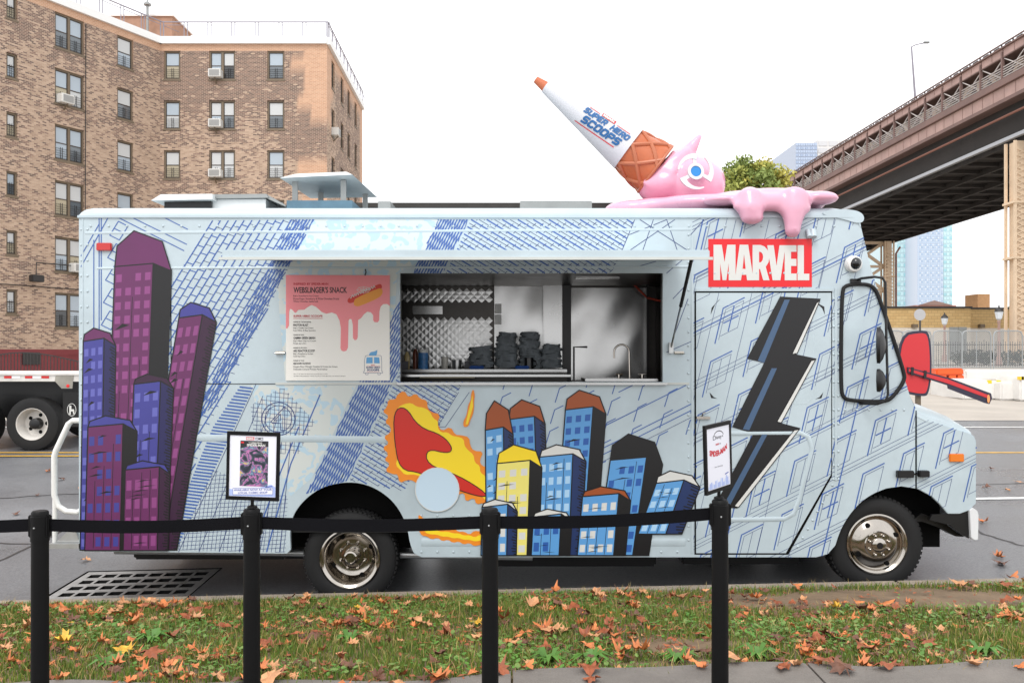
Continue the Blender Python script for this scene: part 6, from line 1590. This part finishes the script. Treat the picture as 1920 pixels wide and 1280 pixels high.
# fence panels
GALV = mat('galvanised', (168, 172, 174), .45, .5)
FYY = 45.0
fl = ['chain link fence panel behind the windscreen', 'chain link fence panel behind the round road sign', 'chain link fence panel before the grey double door', 'chain link fence panel before the right lantern post', 'chain link fence panel at the bridge leg', 'chain link fence panel at the right edge']
for i, px in enumerate((1640, 1692, 1749.5, 1804, 1863, 1921)):
    a, b = up(px, 620, FYY), up(px+54, 620, FYY); zg = ground_z(a.x, FYY); r = empty('fence_panel', ((a.x+b.x)/2, FYY, zg), fl[i], 'fence', 'chain link fence panels')
    zt_ = a.z; rr = .25
    mb = MB(); mb.tube([(a.x,FYY,zg),(a.x,FYY,zt_-rr),(a.x+.08,FYY,zt_-.06),(a.x+rr,FYY,zt_),(b.x-rr,FYY,zt_),(b.x-.08,FYY,zt_-.06),(b.x,FYY,zt_-rr),(b.x,FYY,zg)], .035, 8); mb.tube([(a.x,FYY,zg+.15),(b.x,FYY,zg+.15)], .025, 6); mb.tube([((a.x+b.x)/2,FYY,zg+.15),((a.x+b.x)/2,FYY,zt_)], .022, 6); mb.build('frame', GALV, r, smooth=True)
    mb = MB(); w, h = b.x-a.x, zt_-zg-.2
    n = 16
    for k in range(-n, n):
        for sg in (1, -1):
            x0 = a.x+w*k/n; x1 = x0+h*.8
            p, q = (x0, 0), (x1, h)
            segs = clip_seg(p, q, [[(a.x,0),(b.x,0),(b.x,h),(a.x,h)]], [])
            for s0, s1 in segs:
                if sg < 0: s0, s1 = (a.x+b.x-s0[0], s0[1]), (a.x+b.x-s1[0], s1[1])
                mb.bar((s0[0],FYY,zg+.18+s0[1]), (s1[0],FYY,zg+.18+s1[1]), .012, .012)
    mb.build('wire_mesh', GALV, r, kind='stuff')
mb = MB(); x0, x1 = up(1630, 0, 50).x, up(1980, 0, 50).x; zg = ground_z(24, 50); k = 0
x = x0
while x < x1:
    mb.box(x-.012, x+.012, 49.99, 50.01, zg, zg+1.5+(.12 if k % 8 == 0 else 0)); x += .14; k += 1
mb.box(x0, x1, 49.98, 50.02, zg+1.3, zg+1.34); mb.box(x0, x1, 49.98, 50.02, zg+.1, zg+.14); mb.build('iron_fence', BARM, label='low black picket fence behind the chain link panels', cat='fence')
# plants and benches behind the fence are dark clumps of shrub
# barriers
BW = mat('barrier_white', (226, 224, 220), .6, var=.1, vscale=1.5); BO = mat('barrier_orange', (228, 92, 34), .45, var=.08); BYW = mat('barrier_yellow', (240, 200, 40), .5)
r = empty('orange_barrier', up(1775, 715, 36), 'orange plastic traffic barrier below the fence', 'barrier'); GO = lambda a_, b_, d_: up(a_, b_, 36)+Vector((0, d_, 0))
mb = MB(); mb.prism([(1749,691),(1800,690),(1801,703),(1749,703)], GO, -.3, .3); mb.build('beam', BO, r, bevel=.05)
mb = MB()
for a_, b_ in ((1756, 1768), (1774, 1786), (1790, 1800)): mb.prism([(a_,703),(b_,703),(b_+2,716),(a_-2,716)], GO, -.28, .28)
mb.prism([(1749,713),(1801,713),(1803,721),(1747,721)], GO, -.35, .35); mb.build('feet', BO, r)
G3 = lambda a_, b_, d_: up(a_, b_, 37)+Vector((0, d_, 0))
mb = MB(); mb.prism([(1802,692),(1990,692),(1990,704),(1990,714),(1802,714),(1804,702)], G3, -.25, .25); mb.build('jersey_barrier', BW, label='long white concrete barrier along the fence foot', cat='barrier', bevel=.08)
def block(px0, px1, py0, py1, Y, dep, label, yellow):
    a_, b_ = up(px0, py0, Y), up(px1, py1, Y); r = empty('concrete_block', ((a_.x+b_.x)/2, Y+dep/2, b_.z), label, 'concrete block', 'white concrete blocks beyond the road')
    mb = MB(); mb.box(a_.x, b_.x, Y, Y+dep, b_.z, a_.z); mb.build('body', BW, r, bevel=.05)
    for q in yellow:
        p_ = up(q, py0, Y); mb = MB(); mb.box(p_.x-.06, p_.x+.06, Y-.005, Y+.15, a_.z-.1, a_.z+.006); mb.build('yellow_mark', BYW, r)
zB = ground_z(16, 28)
pyb = 660+(CAMZ-zB)*F/28
block(1806, 1875, 713, pyb, 28, 2.2, 'long white concrete block beyond the hood', (1856, 1873)); block(1877, 1911, 716, pyb+1, 27.6, 1.2, 'white concrete block right of the long block', ()); block(1913, 1990, 706, pyb+2, 27.2, 1.4, 'white concrete block with yellow end at the right edge', (1916, 1919))
# red cut-out board beyond the front of the truck: plain stand-in for the printed figure
SY = 11.6
G4 = lambda a_, b_, d_: up(a_, b_, SY)+Vector((0, d_, 0))
RC = mat('cutout_red', (206, 46, 52), .5); RN = mat('cutout_navy', (46, 42, 62), .5)
cb = empty('cutout_board', (up(1715,0,SY).x, SY, ground_z(up(1715,0,SY).x, SY)), 'plain red cut-out board with dark edge beyond the truck front', 'cut-out board')
ell = smooth_loop([(1686,626),(1730,618),(1744,624),(1748,690),(1742,738),(1732,744),(1690,736),(1682,728)], 2)
cxx, cyy = 1715, 681
mb = MB(); mb.prism(ell, G4, .0, .03); mb.build('backing', RN, cb)
mb = MB(); mb.prism([(cxx+(p[0]-cxx)*.88, cyy+(p[1]-cyy)*.92) for p in ell], G4, -.006, -.0005); mb.build('face', RC, cb)
mb = MB(); mb.prism([(1700,688),(1778,708),(1856,737),(1858,746),(1853,757),(1845,755),(1776,728),(1775,722),(1700,698)], G4, -.03, -.008); mb.build('pole_backing', RN, cb)
mb = MB(); mb.prism([(1702,691),(1776,711),(1850,740),(1849,746),(1776,719),(1702,696)], G4, -.036, -.0305); mb.build('pole_stripe', RC, cb)
mb = MB(); mb.prism(circ(1850.5,747,2.6,16,ry=8), G4, -.04, -.0365); mb.build('pole_end', mat('cutout_orange', (240,160,96), .5), cb)
for q in (1706, 1730):
    mb = MB(); mb.prism([(q,686+(q-1700)*.26),(q+5,687+(q-1700)*.26),(q+4,702+(q-1700)*.26),(q-1,701+(q-1700)*.26)], G4, -.045, -.0366); mb.build('pole_clip', BLKM, cb)
mb = MB(); p_ = up(1725, 700, SY); mb.box(p_.x-.03, p_.x+.03, SY+.035, SY+.08, ground_z(p_.x, SY), p_.z); mb.build('prop', FR, cb)

# ------------------------------------------------------------------ trees
LEAFM = [mat('leaf_olive', (160, 166, 84), .7), mat('leaf_green', (132, 148, 78), .7), mat('leaf_yellowish', (190, 182, 92), .7)]
def leaf_cloud(name, centers, per, size, m, parent):
    pts = []
    for (c, rx_, rz_) in centers:
        q = rng.normal(size=(per, 3)); q /= np.linalg.norm(q, axis=1)[:, None]; q *= (rng.random(per)**.45)[:, None]
        pts.append(np.array(c)+q*np.array([rx_, rx_, rz_]))
    P_ = np.concatenate(pts); n = len(P_)
    a = rng.normal(size=(n, 3)); a /= np.linalg.norm(a, axis=1)[:, None]; b = rng.normal(size=(n, 3)); b -= a*(a*b).sum(1)[:, None]; b /= np.linalg.norm(b, axis=1)[:, None]
    s_ = size*rng.uniform(.6, 1.4, n)[:, None]
    Vv = np.stack([P_-a*s_, P_+b*s_*.5, P_+a*s_, P_-b*s_*.5], 1).reshape(-1, 3)
    mb = MB(); mb.v = [tuple(v) for v in Vv]; mb.f = [(4*i, 4*i+1, 4*i+2, 4*i+3) for i in range(n)]
    return mb.build(name, m, parent, fixn=False)
def tree(px, py, Y, rpx, label, spread=1.0):
    c = up(px, py, Y); rr = rpx*Y/F; zb = ground_z(c.x, Y); r = empty('tree', (c.x, Y, zb), label, 'tree')
    mb = MB(); mb.tube([(c.x,Y,zb),(c.x+.1,Y,zb+(c.z-zb)*.5),(c.x-.1,Y,c.z)], [.3,.22,.1], 10)
    cl = []
    for k in range(60):
        a = random.uniform(0, 6.28); t = random.uniform(.1, 1); p_ = Vector((c.x+math.cos(a)*rr*t*.95, Y+math.sin(a)*rr*t*.8, c.z+rr*.75*math.sqrt(max(0, 1-t*t*.9))*random.uniform(-.5, 1)))
        mb.tube([(c.x, Y, c.z-rr*.9), (c.x+(p_.x-c.x)*.5, Y+(p_.y-Y)*.5, c.z-rr*.2), p_], [.1, .05, .02], 6); cl.append((tuple(p_), rr*.27, rr*.2))
    mb.build('trunk', mat('bark', (88,74,62), .9), r)
    for k in range(3): leaf_cloud('crown', cl[k::3], 130, .15*Y/60, LEAFM[k], r)
tree(1412, 356, 62, 74, 'yellow green tree top behind the ice cream sculpture'); tree(1893, 592, 80, 16, 'small tree beside the bridge leg')
for i, (px, l) in enumerate(((1815, 'dark shrub behind the picket fence left of the right lantern post'), (1845, 'dark shrub behind the picket fence under the low building'), (1900, 'dark shrub behind the picket fence at the bridge leg'))):
    c = up(px, 668, 54); r = empty('shrub', (c.x, 54, ground_z(c.x, 54)), l, 'shrub', 'shrubs behind the fence'); leaf_cloud('foliage', [((c.x+k*.5-.5, 54, ground_z(c.x, 54)+.5), .6, .5) for k in range(3)], 200, .09, mat('shrub_dark', (50,58,44), .8), r)

# ------------------------------------------------------------------ grass, weeds, fallen leaves
def blades(name, n, hmin, hmax, wid, m, bare, lean=.5, xr=(-5.2, 5.6)):
    xs_ = rng.uniform(*xr, n*2); ys_ = rng.uniform(4.15, 6.9, n*2); keep = []
    for x, y in zip(xs_, ys_):
        if y < walk_edge(x)+rng.normal()*.05: continue
        if abs(x) > .66*y+.3: continue
        k = dirt_mask(x, y); cl = .5+.5*math.sin(x*5+2*math.sin(y*4))*math.sin(y*6+x*2)
        if rng.random() < (1-k*bare)*(.45+.55*cl): keep.append((x, y))
        if len(keep) >= n: break
    K_ = np.array(keep); n = len(K_); Z0 = np.array([verge_z(x, y) for x, y in keep])-.004
    a = rng.uniform(0, 6.28, n); h = rng.uniform(hmin, hmax, n); ln = rng.uniform(0, lean, n)*h; w = wid*rng.uniform(.6, 1.3, n)
    dx, dy = np.cos(a), np.sin(a); f = rng.uniform(0, 6.28, n); fx, fy = np.cos(f)*w/2, np.sin(f)*w/2
    B0_ = np.stack([K_[:,0], K_[:,1], Z0], 1); M_ = B0_+np.stack([dx*ln*.35, dy*ln*.35, h*.6], 1); T_ = B0_+np.stack([dx*ln, dy*ln, h*.95], 1); Fv = np.stack([fx, fy, 0*fx], 1)
    Vv = np.stack([B0_-Fv, B0_+Fv, M_+Fv*.8, M_-Fv*.8, T_], 1).reshape(-1, 3)
    mb = MB(); mb.v = Vv.tolist(); i5 = (np.arange(n)*5)
    mb.f = [(k, k+1, k+2, k+3) for k in i5.tolist()] + [(k+3, k+2, k+4) for k in i5.tolist()]
    return mb.build(name, m, verge, fixn=False, kind='stuff')
G1 = mat('grass_green', (94, 122, 42), .7, var=.3, vscale=2.5); G2 = mat('grass_olive', (124, 128, 52), .75, var=.3, vscale=3); G3_ = mat('grass_straw', (172, 150, 96), .8, var=.2); G4_ = mat('clover_green', (84, 128, 48), .6, var=.3, vscale=5)
blades('grass', 66000, .02, .065, .006, G1, 1.0); blades('grass', 26000, .02, .07, .006, G2, 1.0); blades('grass', 9000, .03, .10, .004, G3_, .95, 1.0)
# broad low weeds
def weeds(n, size, m):
    mb = MB()
    while n:
        x, y = rng.uniform(-5, 5.4), rng.uniform(4.3, 6.85)
        if y < walk_edge(x)+.02 or rng.random() < dirt_mask(x, y)*.97: continue
        if math.sin(x*2.3+1)*math.sin(y*3+x)+rng.normal()*.4 < .15: continue
        n -= 1; z = verge_z(x, y)+rng.uniform(.015, .05); a = rng.uniform(0, 6.28); s_ = size*rng.uniform(.5, 1.4); c_, d_ = math.cos(a), math.sin(a); t = rng.uniform(-.5, .5)
        q = [(-.5,0),(-.2,.3),(.2,.3),(.5,0),(.2,-.3),(-.2,-.3)]
        mb.add([(x+(c_*u-d_*v)*s_, y+(d_*u+c_*v)*s_, z+t*u*s_+.3*v*s_*t) for u, v in q], [(0,1,2,3),(0,3,4,5)])
    mb.build('ground_cover', m, verge, fixn=False, kind='stuff')
weeds(6500, .026, G4_); weeds(2200, .036, mat('weed_pale', (112, 138, 70), .6, var=.2))
# a few rosette weeds with long leaves
for i, (px, py) in enumerate(((205, 1240), (285, 1205), (1105, 1232), (1270, 1225), (1420, 1235), (1845, 1235), (1030, 1242), (655, 1195))):
    Y = 4.6 if py > 1215 else 5.2; x = (px-960)*Y/F; y = Y; mb = MB()
    for k in range(16):
        a = 6.28*k/16+random.uniform(-.2, .2); L = random.uniform(.07, .14); zz0 = verge_z(x, y)
        P3 = [Vector((x, y, zz0)), Vector((x+math.cos(a)*L*.5, y+math.sin(a)*L*.5, zz0+L*.55)), Vector((x+math.cos(a)*L, y+math.sin(a)*L, zz0+L*.35))]
        sdv = Vector((-math.sin(a), math.cos(a), 0))*.014
        mb.add([P3[0]-sdv*.4, P3[0]+sdv*.4, P3[1]+sdv, P3[1]-sdv, P3[2]], [(0,1,2,3),(3,2,4)])
    mb.build('weed_rosette', mat('weed_green', (80,124,44), .55, var=.2), label=f'leafy green weed rosette {["by the leftmost stanchion","left of the comic sign stanchion","just right of the plain stanchion","midway below the skyline mural","right of the rightmost stanchion","in the right corner of the verge","close to the sidewalk right of the plain stanchion","below the rear wheel"][i]}', cat='weed', group='weed rosettes on the verge', fixn=False)

# fallen leaves: a handful of curled maple and oak shapes, shared
half = [(0,-.55),(.025,-.2),(.26,-.32),(.23,-.14),(.5,-.05),(.35,.06),(.44,.27),(.21,.2),(.15,.36),(0,.58)]
def leaf_mesh(i, m):
    r_ = random.Random(i); pts = half + [(-x, y) for x, y in half[-2:0:-1]]
    pts = [(x*r_.uniform(.85, 1.15), y*r_.uniform(.88, 1.1)) for x, y in pts]
    if i % 2: pts = [(x*.62*(1+.35*math.sin(y*17)), y) for x, y in pts]
    cu, cv, tw_ = r_.choice([-.5, .5, .9, 1.3])*r_.uniform(.6, 1.1), r_.uniform(-.4, 1.0), r_.uniform(-.8, .8)
    f = lambda x, y: cu*x*x*1.6+cv*y*y*1.0+tw_*x*y+.07*math.sin(9*x+7*y+i)+.04*math.sin(17*y-5*x)
    ring_ = [(x, y, f(x, y)) for x, y in pts]; inner_ = [(x*.5, y*.5, f(x*.5, y*.5)) for x, y in pts]; n = len(pts)
    me = bpy.data.meshes.new('fallen_leaf'); me.from_pydata([(0,0,f(0,0))]+inner_+ring_, [], [(0, 1+k, 1+(k+1) % n) for k in range(n)] + [(1+k, 1+n+k, 1+n+(k+1) % n, 1+(k+1) % n) for k in range(n)])
    zmin = min(v.co.z for v in me.vertices)
    for v in me.vertices: v.co.z -= zmin
    me.materials.append(m); me.polygons.foreach_set('use_smooth', [True]*len(me.polygons)); me.update(); return me
def leaf_mat(nm, c): 
    return mat(nm, c, .55, var=.4, vscale=2.2)
LM_ = {'orange': leaf_mat('leaf_orange', (206, 124, 72)), 'rust': leaf_mat('leaf_rust', (152, 84, 52)), 'tan': leaf_mat('leaf_tan', (208, 152, 108)), 'brown': leaf_mat('leaf_brown', (110, 72, 54)), 'yellow': leaf_mat('leaf_yellow', (222, 172, 62))}
LMESH = {k: [leaf_mesh(i+10*j, m) for i in range(7)] for j, (k, m) in enumerate(LM_.items())}
kinds = ['orange']*9 + ['rust']*7 + ['tan']*8 + ['brown']*6 + ['yellow']
def drop(x, y, z, size, kind, where):
    o = bpy.data.objects.new('fallen_leaf', random.choice(LMESH[kind])); COL.objects.link(o)
    o.location = (x, y, z); o.rotation_euler = (random.uniform(-.3, .3), random.uniform(-.3, .3), random.uniform(0, 6.28)); o.scale = (size, size, size)
    ppx = 960+F*x/y
    zone = 'left of the leftmost stanchion' if ppx < 75 else 'between the leftmost and comic sign stanchions' if ppx < 472 else 'between the comic sign and plain stanchions' if ppx < 919 else 'between the plain and rightmost stanchions' if ppx < 1350 else 'right of the rightmost stanchion'
    if where == 'grass verge':
        band = 'grass near the kerb' if y > 5.9 else 'mid verge grass' if y > 5 else 'grass near the sidewalk'
        look = ('large ' if size > .12 else 'small ' if size < .088 else '')+kind
    else: band, look = where, kind
    tag(o, f'{look} fallen leaf on {band} {zone}', 'leaf', f'{look} leaves on {band} {zone}')
cnt = 0
while cnt < 232:
    x = random.uniform(-4.6, 5.0); y = random.uniform(4.2, 6.8)
    if abs(x) > .61*y or y < walk_edge(x): continue
    dens = .55+.45*math.sin(x*2.7+y*1.9)*math.sin(y*2.2-x)
    if y < walk_edge(x)+.5: dens += .4
    if dirt_mask(x, y) > .5: dens *= .35
    if random.random() > dens: continue
    drop(x, y, verge_z(x, y)+random.uniform(.015, .05), random.uniform(.065, .14), random.choice(kinds), 'grass verge'); cnt += 1
for k in range(26):
    x = random.uniform(-1.5, 2.9); y = walk_edge(x)-abs(random.gauss(0, .09))
    drop(x, y, walk_z(x)+.016, random.uniform(.08, .16), random.choice(kinds), 'sidewalk')
for px, py in ((270,935),(285,915),(180,950),(150,915),(30,965),(420,985) if False else (160,1052),(70,930),(40,990),(225,940),(1720,985),(1690,905) if False else (1760,990),(1850,915),(1890,920),(1795,985),(1845,980),(1910,905),(1880,1060),(1740,965),(1900,1085),(1870,1045),(1860,880),(30,820),(90,885),(115,900)):
    lo, hi = 7.2, 30
    for _ in range(40):
        m_ = (lo+hi)/2; x = (px-960)*m_/F
        if 660+(CAMZ-ground_z(x, m_))*F/m_ > py: lo = m_
        else: hi = m_
    x = (px-960)*lo/F; drop(x, lo, ground_z(x, lo)+.008, random.uniform(.09, .15), random.choice(['rust', 'orange', 'brown', 'tan']), 'road')
# leaf crumbs and half-buried leaves too small to count
for kind, num in (('orange', 220), ('rust', 260), ('tan', 200), ('brown', 300)):
    mb = MB(); k = 0
    while k < num:
        x = random.uniform(-4.8, 5.1); y = random.uniform(4.2, 6.8)
        if y < walk_edge(x) or abs(x) > .63*y: continue
        if math.sin(x*2.7+y*1.9)*math.sin(y*2.2-x)+random.gauss(0, .5) < (.35 if dirt_mask(x, y) > .4 else -.1): continue
        k += 1; me = random.choice(LMESH[kind]); s_ = random.uniform(.04, .09); rm = Matrix.Rotation(random.uniform(0, 6.28), 3, 'Z') @ Matrix.Rotation(random.uniform(-.6, .6), 3, 'X'); o_ = Vector((x, y, verge_z(x, y)+random.uniform(.006, .03)))
        mb.add([o_+(rm @ v.co)*s_ for v in me.vertices], [tuple(p.vertices) for p in me.polygons])
    mb.build('leaf_litter', LM_[kind], verge, fixn=False, kind='stuff')
mb = MB()
for k in range(3800):
    x = random.uniform(-5, 5.3); y = random.uniform(4.15, 6.85)
    if y < walk_edge(x)-.03: continue
    if math.sin(x*3.1+y)*math.sin(y*4.3-x*2)+random.gauss(0, .5) < .1: continue
    z = verge_z(x, y)+random.uniform(.004, .03); s_ = random.uniform(.008, .03); a = random.uniform(0, 6.28)
    mb.add([(x+math.cos(a+t)*s_*q, y+math.sin(a+t)*s_*q, z+random.uniform(0, .012)) for t, q in ((0,1),(1.4,.5),(2.9,1.1),(4.6,.5))], [(0,1,2,3)])
mb.build('leaf_litter', mat('litter_brown', (150, 88, 58), .8, var=.45, vscale=7), verge, fixn=False, kind='stuff')
